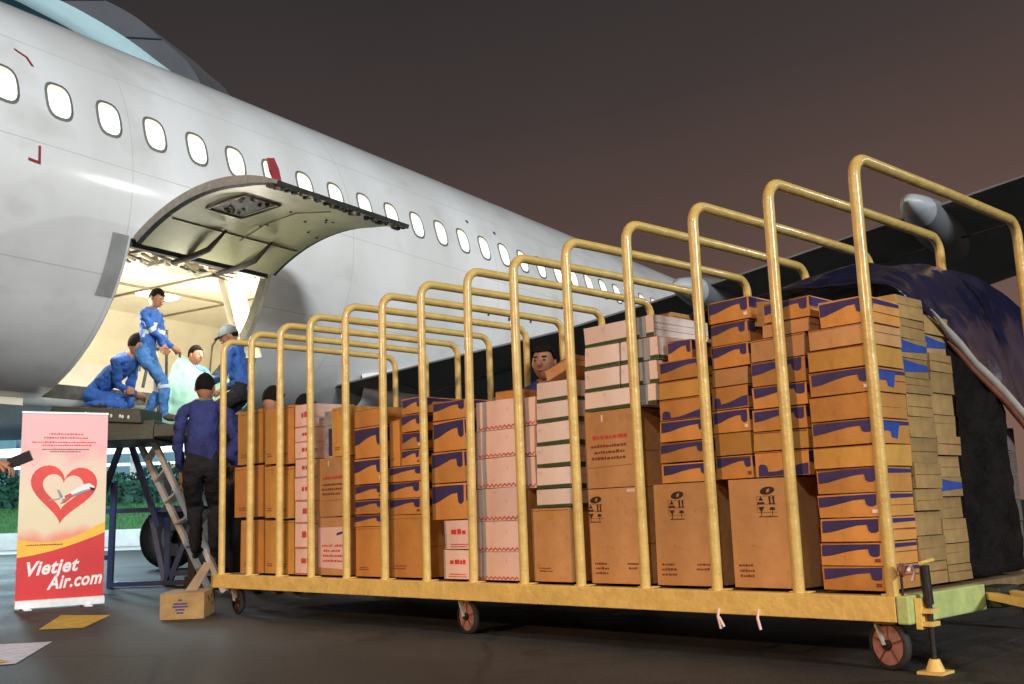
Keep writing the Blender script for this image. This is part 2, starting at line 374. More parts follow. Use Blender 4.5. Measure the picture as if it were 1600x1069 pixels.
# ---------------------------------------------------------------- ground
g = MB(); S = 600
P = [[(x, y, 0) for x in [-S, -60, -20, -6, 6, 20, 60, S]] for y in [-S, -60, -20, 0, 10, 20, 60, S]]
g.grid(P, 'asphalt', False)
tag(g.build('ground'), kind='structure')
def flat(name, pts, m, z=.004):
    b = MB(); b.poly([(x, y, z) for x, y in pts], m); return tag(b.build(name), kind='structure')
flat('yellow_road_marking', [(-3.015, 6.74), (-2.746, 6.766), (-2.93, 7.69), (-3.35, 7.85)], 'paint_y')
flat('white_road_marking', [(-2.55, 4.95), (-2.36, 5.05), (-2.60, 5.99), (-3.1, 5.9), (-2.9, 5.0)], 'paint_w')
flat('yellow_road_edge_marking', [(-2.52, 4.9), (-2.42, 5.12), (-2.72, 5.42), (-2.95, 5.1)], 'paint_y', .008)
# pale forecourt road, kerb wall, planted verge
flat('service_road', [(-80, 31.5), (10, 31.5), (10, 37.6), (-80, 37.6)], 'concrete', .004)
b = MB(); b.box((-80, 38, 0), (12, 38.35, .62), 'concrete'); kb = b.build('kerb', bevel=.03); tag(kb, kind='structure')
b = MB(); P = []
for i in range(8):
    y = 38.35 + i*.55
    P.append([(-80+92*j/60, y, .5 + .16*i + .08*noise.noise(Vector((j*.7, i, 0)))) for j in range(61)])
b.grid(P, 'grass'); tag(b.build('grass_verge'), kind='structure')
rg = random.Random(3)
b = MB()
for i in range(5200):
    x = rg.uniform(-40, 2); y = rg.uniform(38.4, 41.6); z = .5+.29*(y-38.35)
    h = rg.uniform(.08, .26); d = rg.uniform(-.08, .08)
    b.add([(x-.03, y, z), (x+.03, y, z), (x+d, y+rg.uniform(-.05, .05), z+h)], [(0, 1, 2)], 'grass')
tag(b.build('verge_grass'), 'bright green grass on the verge along the pale kerb', 'grass', kind='stuff')
b = MB()
b.box((-60, 42.3, 1.0), (4, 43.1, 2.55), 'hedge')
for i in range(15000):
    x = rg.uniform(-38, 3); y = rg.uniform(41.9, 43.3); z = 1.1+rg.random()*1.9 + .18*math.sin(x*1.7)
    a = Vector((rg.uniform(-1, 1), rg.uniform(-1, 1), rg.uniform(-1, 1))).normalized()*.13
    c = a.cross(Vector((rg.random(), rg.random(), rg.random()+.1))).normalized()*.09
    p = Vector((x, y, z)); b.add([p-a, p+c, p+a, p-c], [(0, 1, 2, 3)], 'hedge')
tag(b.build('hedge'), 'long clipped dark green hedge behind the grass verge', 'hedge')

# ---------------------------------------------------------------- terminal
T = empty('airport_terminal', (-25, 60, 0)); tag(T, 'airport terminal with curved pale lit roof behind the airliner', 'terminal')
def tp(p): return (p[0]+25, p[1]-60, p[2])
b = MB(); b.box(tp((-90, 57.5, 0)), tp((-19, 75, 18)), 'facade'); b.build('wall', T)
b = MB()
for i in range(22): b.box(tp((-60+i*2.2, 57.2, 3.0)), tp((-60+i*2.2+1.9, 57.45, 6.6)), 'lit_wall')
b.build('lit_glazing', T)
b = MB(); b.box(tp((-60, 48, 4.05)), tp((-6, 48.3, 4.42)), 'lit_strip'); b.box(tp((-60, 50, 3.6)), tp((-6, 50.15, 3.72)), 'lit_strip')
b.build('lamp_strip', T)
for i in range(13):
    b = MB(); b.box((-.16, -.16, 0), (.16, .16, 6.2), 'concrete'); b.box((-.3, -.3, 0), (.3, .3, .6), 'concrete')
    c = b.build('column', T); c.location = tp((-37+i*2.4, 49.2, 0))
b = MB(); b.box(tp((-60, 47.5, 5.6)), tp((-6, 56.9, 6.3)), 'fascia'); b.build('walkway_canopy', T)
outer = [(-40, 31.5), (-30, 29.2), (-24.6, 27.3), (-22.49, 26.42), (-20.3, 25.7), (-18.2, 24.67), (-16.67, 23.73), (-15.51, 22.63), (-14.35, 21.53), (-13.63, 20.3), (-13.45, 19.53), (-13.5, 17.5), (-15, 14)]
inner = [(-40, 30.1), (-30, 28.2), (-24.9, 26.8), (-23.07, 26.06), (-21.86, 25.5), (-20.26, 24.75), (-18.82, 23.91), (-17.15, 22.78), (-15.9, 21.77), (-14.74, 20.77), (-14.09, 19.86), (-14.2, 17.5), (-15.8, 14)]
back = [(-46, 34.5), (-37, 33.5), (-33, 33.1), (-30.94, 32.84), (-28.66, 31.25), (-26.96, 30.28), (-24.91, 29.07), (-22.97, 27.84), (-21.2, 26.81), (-19.72, 25.6), (-18.97, 24.24), (-18.8, 21), (-19.5, 17)]
def smooth(pts):
    out = []
    for i in range(len(pts)-1):
        p0 = pts[max(0, i-1)]; p1 = pts[i]; p2 = pts[i+1]; p3 = pts[min(len(pts)-1, i+2)]
        for q_ in range(4):
            t = q_/4
            out.append(tuple(.5*(2*b_+(-a_+c_)*t+(2*a_-5*b_+4*c_-d_)*t*t+(-a_+3*b_-3*c_+d_)*t**3) for a_, b_, c_, d_ in zip(p0, p1, p2, p3)))
    return out + [pts[-1]]
joints = list(zip(outer[3:11], inner[3:11]))
outer, inner, back = smooth(outer), smooth(inner), smooth(back)
b = MB(); b.grid([[tp((x, 45, z)) for x, z in outer], [tp((x, 45, z)) for x, z in inner]], 'fascia', False)
b.grid([[tp((x, 45, z)) for x, z in outer], [tp((x-3, 62, z+6)) for x, z in outer]], 'fascia')
b.build('roof', T)
b = MB(); b.grid([[tp((x, 45.02, z)) for x, z in inner], [tp((x, 56, z)) for x, z in back]], 'soffit'); b.build('soffit', T)
b = MB(); b.grid([[tp((x, 56, z-.03)) for x, z in back], [tp((x, 56.2, 15)) for x, z in back]], 'glass', False)
b.build('upper_glazing', T)
b = MB()
for x, z in back[3:]:
    pass
for k in range(12):
    x = -33+k*1.25; z = 33 - (x+33)*.62
    b.beam(tp((x, 55.9, 15.5)), tp((x, 55.9, min(33, z)-1.2)), .16, .16, 'concrete')
b.build('mullion', T)
b = MB()
for a_, c_ in joints[::2]:
    b.beam(tp((a_[0], 44.98, a_[1])), tp((c_[0], 44.98, c_[1])), .05, .05, 'glass')
b.build('fascia_joint', T)

# ---------------------------------------------------------------- aircraft
fa = 1.0048
AX = empty('passenger_airliner', (-5.9656, 9.688, 0), fa)
tag(AX, 'white airliner with a row of lit cabin windows and its cargo door raised', 'airliner')
RH, RV, ZC = 1.975, 2.07, 3.942
def A(x, y, z): return (x, -y, z)                       # y grows towards the cart, z is the height over the apron
def skin(x, th, k=1.0):
    t = R(th); sc = 1; dz = 0
    if x > 19: u = (x-19)/7; sc = max(.05, math.sqrt(max(0, 1-u**2.2))); dz = -.5*u*u
    if x < -3.5: u = (-3.5-x)/13; sc = 1-.82*u**1.4; dz = 1.5*u**1.3
    return A(x, RH*k*sc*math.cos(t), ZC+dz+RV*k*sc*math.sin(t))
DX0, DX1, DT0, DT1 = 1.35, 3.21, -16, -74
xs = [-16.5, -15, -13, -11, -9, -7, -5.5, -4.5, -3.5, -2, -1, 0, .6, 1.1, DX0, 1.8, 2.3, 2.8, DX1, 3.7, 4.5, 5.5, 7, 9, 11, 13, 15, 17, 19, 20, 21.5, 23, 24, 25, 25.6, 25.95]
ths = sorted(set(list(range(-180, 180, 4)) + [DT0, DT1] + [-18, -72, -70]))
b = MB(); vs = []; fs = []; nt_ = len(ths)
for x in xs: vs += [skin(x, t) for t in ths]
for i in range(len(xs)-1):
    for j in range(nt_):
        t0 = ths[j]; t1 = ths[(j+1) % nt_]
        if xs[i] >= DX0-1e-6 and xs[i+1] <= DX1+1e-6 and t0 >= DT1 and t1 <= DT0 and t1 > t0: continue
        fs.append((i*nt_+j, i*nt_+(j+1) % nt_, (i+1)*nt_+(j+1) % nt_, (i+1)*nt_+j))
b.add(vs, fs, 'fuse', True)
b.build('fuselage', AX)
# door frame between outer skin and hold lining
b = MB()
dth = [DT1+(DT0-DT1)*i/14 for i in range(15)]
for x, sg in ((DX0, 1), (DX1, -1)):
    P = [[skin(x, t, 1.001) for t in dth], [skin(x+sg*.03, t, .985) for t in dth], [skin(x+sg*.03, t, .93) for t in dth]]
    b.grid(P[:2], 'door_edge'); b.grid(P[1:], 'darkseal')
    b.grid([[skin(x+sg*.0, t, .93) for t in dth], [skin(x-sg*.16, t, .93) for t in dth]], 'door_edge')
for t, sg in ((DT0, -1), (DT1, 1)):
    b.grid([[skin(DX0, t, 1.001), skin(DX1, t, 1.001)], [skin(DX0, t+sg*1, .93), skin(DX1, t+sg*1, .93)]], 'darkseal')
b.build('door_frame', AX)
# door shade painted on the skin as a grey strip beside the opening
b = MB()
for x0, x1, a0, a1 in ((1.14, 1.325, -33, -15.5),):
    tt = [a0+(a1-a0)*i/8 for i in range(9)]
    b.grid([[skin(x0, t, 1.0015) for t in tt], [skin(x1, t, 1.0015) for t in tt]], 'shade_grey')
b.build('door_shade_strip', AX)
# cargo hold
b = MB()
HX0, HX1 = -1.2, 6.2; F_, C_ = 1.86, 3.42
b.grid([[A(x, y, F_) for y in (-1.15, .5)] for x in (HX0, 2, HX1)], 'alu', False)
b.grid([[A(x, y, F_) for y in (.5, .63)] for x in (DX0, 2, DX1)], 'alu', False)
b.grid([[A(x, y, C_) for y in (-1.3, 1.84)] for x in (HX0, 2, HX1)], 'hold_wall', False)
sec = [(-1.15, F_), (-1.5, 2.25), (-1.62, 2.7), (-1.55, 3.2), (-1.3, C_)]
b.grid([[A(x, y, z) for y, z in sec] for x in (HX0, 2, HX1)], 'hold_wall', True)
inn = [(RH*.925*math.cos(R(t)), ZC+RV*.925*math.sin(R(t))) for t in (-16, -25, -35, -45, -55, -65, -74)] + [(.5, F_)]
for x0, x1 in ((HX0, DX0-.16), (DX1+.16, HX1)):
    b.grid([[A(x, y, z) for y, z in inn] for x in (x0, x1)], 'hold_wall', True)
for x in (HX0, HX1): b.poly([A(x, y, z) for y, z in [(-1.3, C_)] + sec[::-1][1:] + inn[::-1]], 'hold_wall')
b.build('cargo_hold', AX)
b = MB()
for x in (-.6, .6, 1.8, 3.0, 4.2, 5.4):
    b.tube([A(x, y*.985, z-.004) for y, z in sec], .012, 'hold_dark', 6)
    b.beam(A(x, -1.3, C_-.012), A(x, 1.8, C_-.012), .03, .02, 'hold_dark')
for z, y in ((2.25, -1.49), (2.7, -1.61)): b.beam(A(HX0, y, z), A(HX1, y, z), .02, .03, 'hold_dark')
b.beam(A(HX0, .1, C_-.014), A(HX1, .1, C_-.014), .035, .02, 'hold_dark')
b.build('lining_seam', AX)
b = MB(); b.box((3.0, -.0, C_-.05), (3.5, .16, C_-.015), 'lamp_glow'); b.build('hold_lamp_lens', AX)
# torn lining and wiring above the doorway
b = MB(); rg = random.Random(5)
for i in range(46):
    x = rg.uniform(1.5, 3.15); y = rg.uniform(1.25, 1.82); L_ = rg.uniform(.05, .28)
    b.beam(A(x, y, C_-rg.uniform(.02, .07)), A(x+L_, y+rg.uniform(-.1, .1), C_-rg.uniform(.02, .09)), .035, .02, rg.choice(['darkseal', 'hold_dark', 'door_edge']))
b.box((1.36, -1.86, C_-.12), (3.2, -1.8, C_-.012), 'darkseal')
b.build('door_actuator', AX)
# cargo net curtain hanging at the right of the doorway
b = MB()
P = []
for i in range(13):
    u = i/12; P.append([A(3.42-.42*u, 1.5+.1*math.sin(u*9)-.3*(1-v), 3.36-.86*v - .05*math.sin(u*5)) for v in [j/8 for j in range(9)]])
b.grid(P, 'hold_wall')
b.build('hold_curtain', AX)
b = MB()
b.tube([A(2.75, .55, F_), A(2.75, .55, 3.2)], .022, 'door_edge', 8); b.tube([A(2.83, .45, F_), A(2.83, .45, 2.95)], .016, 'darkseal', 8)
b.tube([A(2.62, .5, F_+.3), A(2.75, .5, 2.75)], .018, 'darkseal', 8); b.tube([A(2.75, .5, 2.75), A(2.98, .5, 2.6)], .018, 'darkseal', 8)
b.tube([A(3.1, .3, F_), A(3.1, .3, 2.9)], .016, 'darkseal', 8); b.box((2.7, -.62, 2.6), (2.84, -.5, 2.78), 'darkseal')
b.build('net_post', AX)
# raised cargo door: the arc of the closed door swung up about its top edge
PH = R(139)
def dpt(x, th, k=1.0):
    hy, hz = RH*math.cos(R(DT0)), RV*math.sin(R(DT0))
    y = RH*k*math.cos(R(th))-hy; z = RV*k*math.sin(R(th))-hz
    return A(x, hy+y*math.cos(PH)-z*math.sin(PH), ZC+hz+y*math.sin(PH)+z*math.cos(PH))
dts = [DT0-1 + (DT1-DT0+1)*i/24 for i in range(25)]
x0, x1 = DX0+.01, DX1-.01
b = MB()
b.grid([[dpt(x, t, 1.0) for t in dts] for x in (x0, (x0+x1)/2, x1)], 'fuse')
kk = lambda t: .952 + .026*max(0, (-60-t)/14)
b.grid([[dpt(x, t, kk(t)) for t in dts] for x in (x0+.05, (x0+x1)/2, x1-.05)], 'door_in')
for xa, xb in ((x0, x0+.05), (x1, x1-.05)):
    b.grid([[dpt(xa, t, 1.0) for t in dts], [dpt(xa, t, kk(t)+.006) for t in dts]], 'door_edge')
    b.grid([[dpt(xa, t, kk(t)+.006) for t in dts], [dpt(xb, t, kk(t)) for t in dts]], 'darkseal')
for t in (dts[0], dts[-1]):
    b.grid([[dpt(x, t, 1.0) for x in (x0, x1)], [dpt(x, t, kk(t)) for x in (x0, x1)]], 'darkseal', False)
D = b.build('cargo_door', AX)
b = MB(); rg = random.Random(9)
for i in range(110):                                     # latch fittings along the lower lip
    x = x0 + (x1-x0)*i/109; t = DT1 + rg.uniform(-.4, 1.6)
    p = Vector(dpt(x, t+rg.uniform(0, 3), .976 + rg.uniform(-.010, .012))); s_ = rg.uniform(.010, .022)
    b.box(p-Vector((s_*.9, s_, s_)), p+Vector((s_*.9, s_*1.1, s_)), 'darkseal' if rg.random() < .9 else 'hold_dark')
b.build('latch_row', D)
b = MB()                                                # recessed handle box on the inner face
def dface(x, th, off): return Vector(dpt(x, th, .952-off))
q = [dface(x, t, .004) for x, t in ((1.62, -40), (2.02, -40), (2.02, -54), (1.62, -54))]
b.poly(q, 'darkseal')
for i in range(16):
    x = 1.66+.32*rg.random(); t = -41-12*rg.random(); p = dface(x, t, .012)
    b.sphere(p, (.022, .02, .016), rg.choice(['stud', 'darkseal', 'hold_dark', 'stud']), 6, 4)
b.tube([dface(1.60, -39, .006), dface(2.04, -39, .006), dface(2.04, -55, .006), dface(1.60, -55, .006), dface(1.60, -39, .006)], .012, 'door_edge', 6)
b.build('handle_recess', D)
for x in (2.0, 2.62):
    b = MB(); b.tube([A(x, 1.72, 3.28), dface(x, -18, .02), dface(x+.02, -24, .05), dface(x+.05, -32, .015)], [.03, .035, .03, .012], 'darkseal', 8)
    b.tube([A(x-.02, 1.62, 3.30), A(x-.1, 1.45, 3.27), A(x-.22, 1.5, 3.29)], .02, 'stud', 8)
    b.build('hinge_arm', D)
b = MB()
for k in range(9):
    x = rg.uniform(2.2, 3.1); t = rg.uniform(-60, -30); b.sphere(dface(x, t, .004), (.02, .012, .006), 'darkseal', 6, 4)
b.tube([dface(2.35, t, .003) for t in (-28, -40, -52, -66)], .006, 'hold_dark', 5)
b.tube([dface(x, -30, .003) for x in (1.45, 2.0, 2.6, 3.1)], .006, 'hold_dark', 5)
b.build('rivet', D)
# cabin windows
wp = MB(); wf = MB()
def oval(hx, hz, n=20, e=2.9):
    out = []
    for i in range(n):
        t = 2*math.pi*i/n; c, s_ = math.cos(t), math.sin(t)
        out.append((hx*math.copysign(abs(c)**(2/e), c), hz*math.copysign(abs(s_)**(2/e), s_)))
    return out
tw = 15.45
def onskin(x, s_, off):                                  # s_: distance up round the skin from the window line
    th = tw + math.degrees(s_/2.02); t = R(th)
    return A(x, (RH+off)*math.cos(t), ZC+(RV+off)*math.sin(t))
fr_me = None
for i in range(-6, 27):
    x = .533*i
    if i == -6:
        b = MB(); o1 = oval(.118, .17); o2 = oval(.142, .196)
        for k in range(20):
            k2 = (k+1) % 20
            b.add([onskin(o2[k][0], o2[k][1], .002), onskin(o2[k2][0], o2[k2][1], .002), onskin(o1[k2][0], o1[k2][1], .009), onskin(o1[k][0], o1[k][1], .009)], [(0, 1, 2, 3)], 'winframe')
            b.add([onskin(o1[k][0], o1[k][1], .009), onskin(o1[k2][0], o1[k2][1], .009), onskin(o1[k2][0]*.98, o1[k2][1]*.98, .003), onskin(o1[k][0]*.98, o1[k][1]*.98, .003)], [(0, 1, 2, 3)], 'winframe')
        win = b.build('window', AX); fr_me = win.data
        b = MB(); o1 = oval(.116, .168); cen = onskin(0, 0, .0035)
        b.add([onskin(a, c, .0035) for a, c in o1] + [cen], [(k, (k+1) % 20, 20) for k in range(20)], 'pane')
        pn = b.build('pane', win); pn_me = pn.data
        b = MB(); up = [(a, c) for a, c in o1 if c > .075]; up.sort(key=lambda q: math.atan2(q[1]-.05, q[0]))
        b.poly([onskin(a*.97, c*.98, .005) for a, c in up], 'shade')
        sh = b.build('shade', win); sh_me = sh.data
        win.location.x = x
    else:
        o = bpy.data.objects.new('window', fr_me); col.objects.link(o); o.parent = AX; o.location.x = x
        for nm, me in (('pane', pn_me), ('shade', sh_me)):
            c = bpy.data.objects.new(nm, me); col.objects.link(c); c.parent = o
# small red corner marks of the exit outline and other markings
def smark(pts, m='red_mark', off=.004):
    b = MB(); b.poly([onskin(x, s_, off) for x, s_ in pts], m); b.build('skin_marking', AX)
smark([(.17, .455), (.29, .40), (.29, .375), (.17, .43)]); smark([(.262, .40), (.29, .40), (.335, .30), (.305, .30)])
smark([(.30, -.50), (.325, -.50), (.33, -.66), (.305, -.66)]); smark([(.21, -.63), (.33, -.64), (.33, -.665), (.21, -.655)])
for x, s_ in ((7.9, .33), (7.2, .36), (7.45, -1.0), (8.0, -1.0), (8.6, -.95), (6.6, -.98)):
    smark([(x, s_), (x+.05, s_), (x+.05, s_+.05), (x, s_+.05)], 'darkseal')
# red tag standing at the door lip
b = MB()
tg = [(1.42, 3.56), (1.50, 3.57), (1.46, 3.70), (1.40, 3.79), (1.33, 3.77), (1.36, 3.66)]
b.add([A(x, 3.74, z) for x, z in tg] + [A(x+.01, 3.755, z) for x, z in tg], [tuple(range(6)), tuple(range(11, 5, -1))] + [(k, (k+1) % 6, (k+1) % 6+6, k+6) for k in range(6)], 'red_mark')
b.build('warning_tag', AX)
# wing: aerofoil sections from the belly out to the right
def section(y, xte, xle, z, th, n=12):
    up = []; lo = []
    for i in range(n+1):
        u = i/n; x = xte + (xle-xte)*u; yt = th*2.2*math.sqrt(max(0, 1-u))*(u**.9)
        up.append(A(x, y, z+yt*1.2+.02)); lo.append(A(x, y, z-yt*.75*(1.0)))
    return lo + up[::-1]
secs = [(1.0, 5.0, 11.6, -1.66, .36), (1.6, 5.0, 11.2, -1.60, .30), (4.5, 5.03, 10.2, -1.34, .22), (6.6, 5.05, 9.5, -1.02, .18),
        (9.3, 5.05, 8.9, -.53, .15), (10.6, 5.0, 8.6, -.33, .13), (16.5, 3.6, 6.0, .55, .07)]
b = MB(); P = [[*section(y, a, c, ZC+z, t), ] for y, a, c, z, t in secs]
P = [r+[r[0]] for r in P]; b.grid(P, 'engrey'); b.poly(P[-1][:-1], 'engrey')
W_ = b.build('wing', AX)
b = MB()
for y0, y1 in ((2.0, 6.35), (6.45, 10.2)):
    za = lambda y: ZC + (-1.60 + (y-1.6)*.139 if y > 1.6 else -1.6)
    b.beam(A(5.9, y0, za(y0)-.19), A(5.9, y1, za(y1)-.15), .02, .01, 'darkseal')
for y in (2.0, 6.4, 10.2): b.beam(A(5.1, y, ZC-1.60+(y-1.6)*.139-.06), A(5.9, y, ZC-1.60+(y-1.6)*.139-.17), .03, .01, 'darkseal')
b.build('flap_joint', W_)
for x, y, z in ((4.35, 8.42, -.72), (4.45, 6.15, -1.12), (4.5, 12.4, -.06)):
    b = MB(); n = 22; pts = []; rr = []
    for i in range(n+1):
        u = i/n; pts.append(A(x+3.0*u, y, ZC+z-.02+.1*u)); rr.append(.025+.19*math.sin(math.pi*min(1, u*1.15+.02)*.86)**.75)
    b.tube(pts[4:], rr[4:], 'engrey', 20); b.tube(pts[:5], [.015]+rr[1:5], 'pale_tip', 20)
    b.build('flap_fairing', W_)
b = MB(); P = []
for i in range(9):
    u = i/8; P.append([A(5.3+7.5*u, .9+1.0*math.sin(math.pi*min(1, u*1.2+.1))**.5*math.cos(t)*.95, ZC-1.62+.42*math.sin(t)) for t in [R(-100+25*k) for k in range(9)]])
b.grid(P, 'fuse'); b.build('belly_fairing', AX)
# main landing gear under the belly
def wheel(parent, c, axis, r, wd, tyre='rubber', rim='steel'):
    b = MB(); a = Vector(axis).normalized(); c = Vector(c)
    prof = [(-.5, .62), (-.5, .86), (-.42, .96), (-.25, 1), (.25, 1), (.42, .96), (.5, .86), (.5, .62)]
    x = a.cross(Vector((0, 0, 1))).normalized(); y = a.cross(x); n = 32
    b.grid([[c + a*u*wd + (x*math.cos(t)+y*math.sin(t))*v*r for u, v in prof] for t in [2*math.pi*k/n for k in range(n+1)]], tyre)
    w_ = b.build('wheel', parent)
    b = MB(); b.cyl(c, a, r*.62, wd*.7, rim, 28); b.cyl(c, a, r*.22, wd*1.05, 'darksteel', 16)
    b.build('rim', w_); return w_
G = MB(); g0 = Vector(A(5.85, -2.5, 0))
G.tube([g0+Vector((0, 0, .47)), g0+Vector((0, -.1, 2.4))], [.09, .13], 'steel', 14)
G.tube([g0+Vector((0, 0, 1.1)), g0+Vector((-.5, -.5, 2.1))], .05, 'steel', 10)
G.tube([g0+Vector((0, -.55, .47)), g0+Vector((0, .55, .47))], .06, 'darksteel', 10)
G.box(g0+Vector((-.45, -.7, .9)), g0+Vector((.5, -.64, 2.2)), 'engrey')
LG = G.build('landing_gear', AX)
for dy in (-.42, .42): wheel(LG, g0+Vector((0, dy, .47)), (.0, 1, 0), .47, .32)

# ---------------------------------------------------------------- cart
ca = -.8122
CO = Vector((-2.1023, 7.557, 0)); CL = Vector((math.cos(ca), math.sin(ca), 0)); CW = Vector((-math.sin(ca), math.cos(ca), 0))
CT = empty('luggage_cart', CO, ca)
tag(CT, 'long yellow pipe-railed luggage cart stacked with cartons', 'luggage cart')
SP = .38586; WD = 1.5586; ZD = .2766; ZT = 1.934
b = MB(); b.box((-.02, .05, .225), (4.98, 1.54, .262), 'deck')
for k in range(7): b.box((.3+k*.72, .06, .16), (.36+k*.72, 1.5, .224), 'darksteel')
b.build('deck', CT)
b = MB(); b.box((-.03, -.045, .178), (5.045, .0, .268), 'yellow'); b.box((-.03, .0015, .2535), (5.0, .046, .266), 'yellow')
for k in range(14): b.box((k*SP-.045, -.004, .2675), (k*SP+.045, .05, .2735), 'yellow')
b.build('side_rail', CT, bevel=.005)
b = MB(); b.box((-.03, 1.545, .178), (5.045, 1.59, .268), 'yellow'); b.build('side_rail', CT, bevel=.005)
b = MB(); b.box((5.048, -.045, .172), (5.095, .60, .272), 'rail_end'); b.build('end_rail', CT, bevel=.006)
b = MB(); b.box((-.075, -.045, .178), (-.032, 1.59, .268), 'yellow'); b.build('end_rail', CT, bevel=.005)
hoop_me = None
for i in range(14):
    if i == 0:
        r_ = .085; pts = [(0, 0, .262)]; 
        pts += [(0, 0, .9), (0, 0, ZT-r_)]
        pts += [(0, r_-r_*math.cos(t), ZT-r_+r_*math.sin(t)) for t in [R(a) for a in (18, 36, 54, 72)]]
        pts += [(0, r_, ZT), (0, WD/2, ZT+.004), (0, WD-r_, ZT)]
        pts += [(0, WD-r_+r_*math.sin(t), ZT-r_+r_*math.cos(t)) for t in [R(a) for a in (18, 36, 54, 72)]]
        pts += [(0, WD, ZT-r_), (0, WD, .9), (0, WD, .262)]
        b = MB(); b.tube(pts, .0235, 'pipe', 14); h = b.build('hoop', CT); hoop_me = h.data
    else:
        h = bpy.data.objects.new('hoop', hoop_me); col.objects.link(h); h.parent = CT
    h.location.x = i*SP; h.rotation_euler = (R(random.uniform(-.25, .25)), R(random.uniform(-.35, .35)), R(random.uniform(-.5, .5)))
def caster(u, v, ang, col_rim='rim'):
    b = MB(); z = .0905
    b.box((u-.04, v-.035, .165), (u+.04, v+.035, .178), 'yellow')
    c = Vector((u, v, z)); ax = Vector((math.cos(ang), math.sin(ang), 0)); f = Vector((-ax.y, ax.x, 0))
    top = c + Vector((0, 0, .076)) - f*.035
    for s_ in (-1, 1):
        b.beam(top+ax*s_*.024, c+ax*s_*.024, .008, .03, 'tarp_edge')
    k = b.build('caster', CT)
    prof = [(-.5, .80), (-.5, .92), (-.3, 1), (.3, 1), (.5, .92), (.5, .80)]
    b = MB(); n = 30
    b.grid([[c + ax*p*.032 + (f*math.cos(t)+Vector((0, 0, 1))*math.sin(t))*q*.0905 for p, q in prof] for t in [2*math.pi*j/n for j in range(n+1)]], 'rubber')
    b.build('tyre', k)
    b = MB(); b.cyl(c, ax, .074, .018, col_rim, 28); b.cyl(c, ax, .018, .052, 'darksteel', 12)
    for j in range(5):
        t = 2*math.pi*j/5+.3; d = f*math.cos(t)+Vector((0, 0, 1))*math.sin(t)
        for s_ in (-1, 1): b.beam(c+ax*s_*.0095+d*.015, c+ax*s_*.0095+d*.072, .006, .007, 'red_hem')
    b.build('rim', k)
caster(.19, .03, R(-98), 'darksteel'); caster(2.62, .03, R(-97)); caster(4.97, .035, R(-104))
caster(.19, 1.5, R(-60), 'steel'); caster(2.62, 1.5, R(-75), 'steel'); caster(4.97, 1.5, R(-85), 'steel')
# support jack, hitch and drawbar at the near end
b = MB()
b.tube([(5.135, .02, .375), (5.135, .03, .24)], .017, 'darksteel', 12)
b.box((5.098, -.005, .155), (5.118, .065, .262), 'yellow'); b.box((5.118, .0, .21), (5.155, .06, .226), 'yellow'); b.box((5.118, .0, .165), (5.155, .06, .181), 'yellow')
b.tube([(5.135, .03, .245), (5.135, .03, .03)], .0105, 'darksteel', 10)
b.tube([(5.135, .03, .012), (5.135, .03, .052)], [.034, .018], 'yellow', 14); b.box((5.09, -.02, .002), (5.18, .08, .012), 'yellow')
b.tube([(5.135, -.01, .385), (5.135, .09, .392)], .007, 'yellow', 8)
b.build('support_jack', CT)
b = MB()
b.tube([(5.07, -.03, .272), (5.07, -.03, .345)], .005, 'darksteel', 8); b.cyl((5.075, -.03, .362), (1, .2, 0), .024, .012, 'red_hem', 18)
b.tube([(5.085, -.01, .355), (5.09, .01, .375), (5.09, .03, .35), (5.085, .02, .32)], .007, 'pink_label', 8)
b.build('hitch_pin', CT)
b = MB(); b.box((5.048, .604, .178), (5.15, .80, .258), 'loader'); b.cyl((5.13, .72, .22), (0, 1, 0), .028, .20, 'darksteel', 12); b.build('hitch_bracket', CT, bevel=.006)
b = MB(); b.beam((5.13, .74, .225), (5.75, .10, .212), .045, .03, 'yellow'); b.beam((5.10, .62, .225), (5.6, .15, .212), .03, .028, 'yellow')
b.cyl((5.78, .07, .212), (0, 0, 1), .04, .02, 'yellow', 16); b.build('drawbar', CT)
for u, l in ((4.28, .05), (4.47, .045)):
    b = MB(); b.tube([(u, -.048, .20), (u-.004, -.052, .17), (u+.006, -.05, .17-l)], .006, 'pink_label', 7)
    if u < 4.3: b.tube([(u, -.05, .165), (u+.022, -.05, .178-l)], .006, 'pink_label', 7)
    b.build('strap_end', CT)

# ---------------------------------------------------------------- cartons
FR = random.Random(21)
def P2(b, pts, y, m, flip=False):                       # polygon on the front face (x right, z up)
    b.poly([(x, y, z) for x, z in pts], m)
SW = [(.02, .50), (.18, .54), (.40, .66), (.60, .745), (.765, .76), (.785, .55), (.83, .49), (.90, .48), (.945, .54), (.955, .96), (.5, .95), (.02, .93)]
def scribble(b, x0, x1, z0, z1, rows, m, y, rg, put=None):
    hrow = (z1-z0)/rows
    for r_ in range(rows):
        x = x0 + rg.uniform(0, .12)*(x1-x0); xe = x1 - rg.uniform(0, .22)*(x1-x0)
        zz = z0 + (r_+.3)*hrow
        while x < xe:
            wd_ = rg.uniform(.25, .8)*hrow
            h_ = hrow*rg.uniform(.32, .5)
            q = [(x, zz), (x+wd_, zz), (x+wd_, zz+h_), (x, zz+h_)]
            (put or (lambda Q: P2(b, Q, y, m)))(q)
            x += wd_ + rg.uniform(.10, .22)*hrow
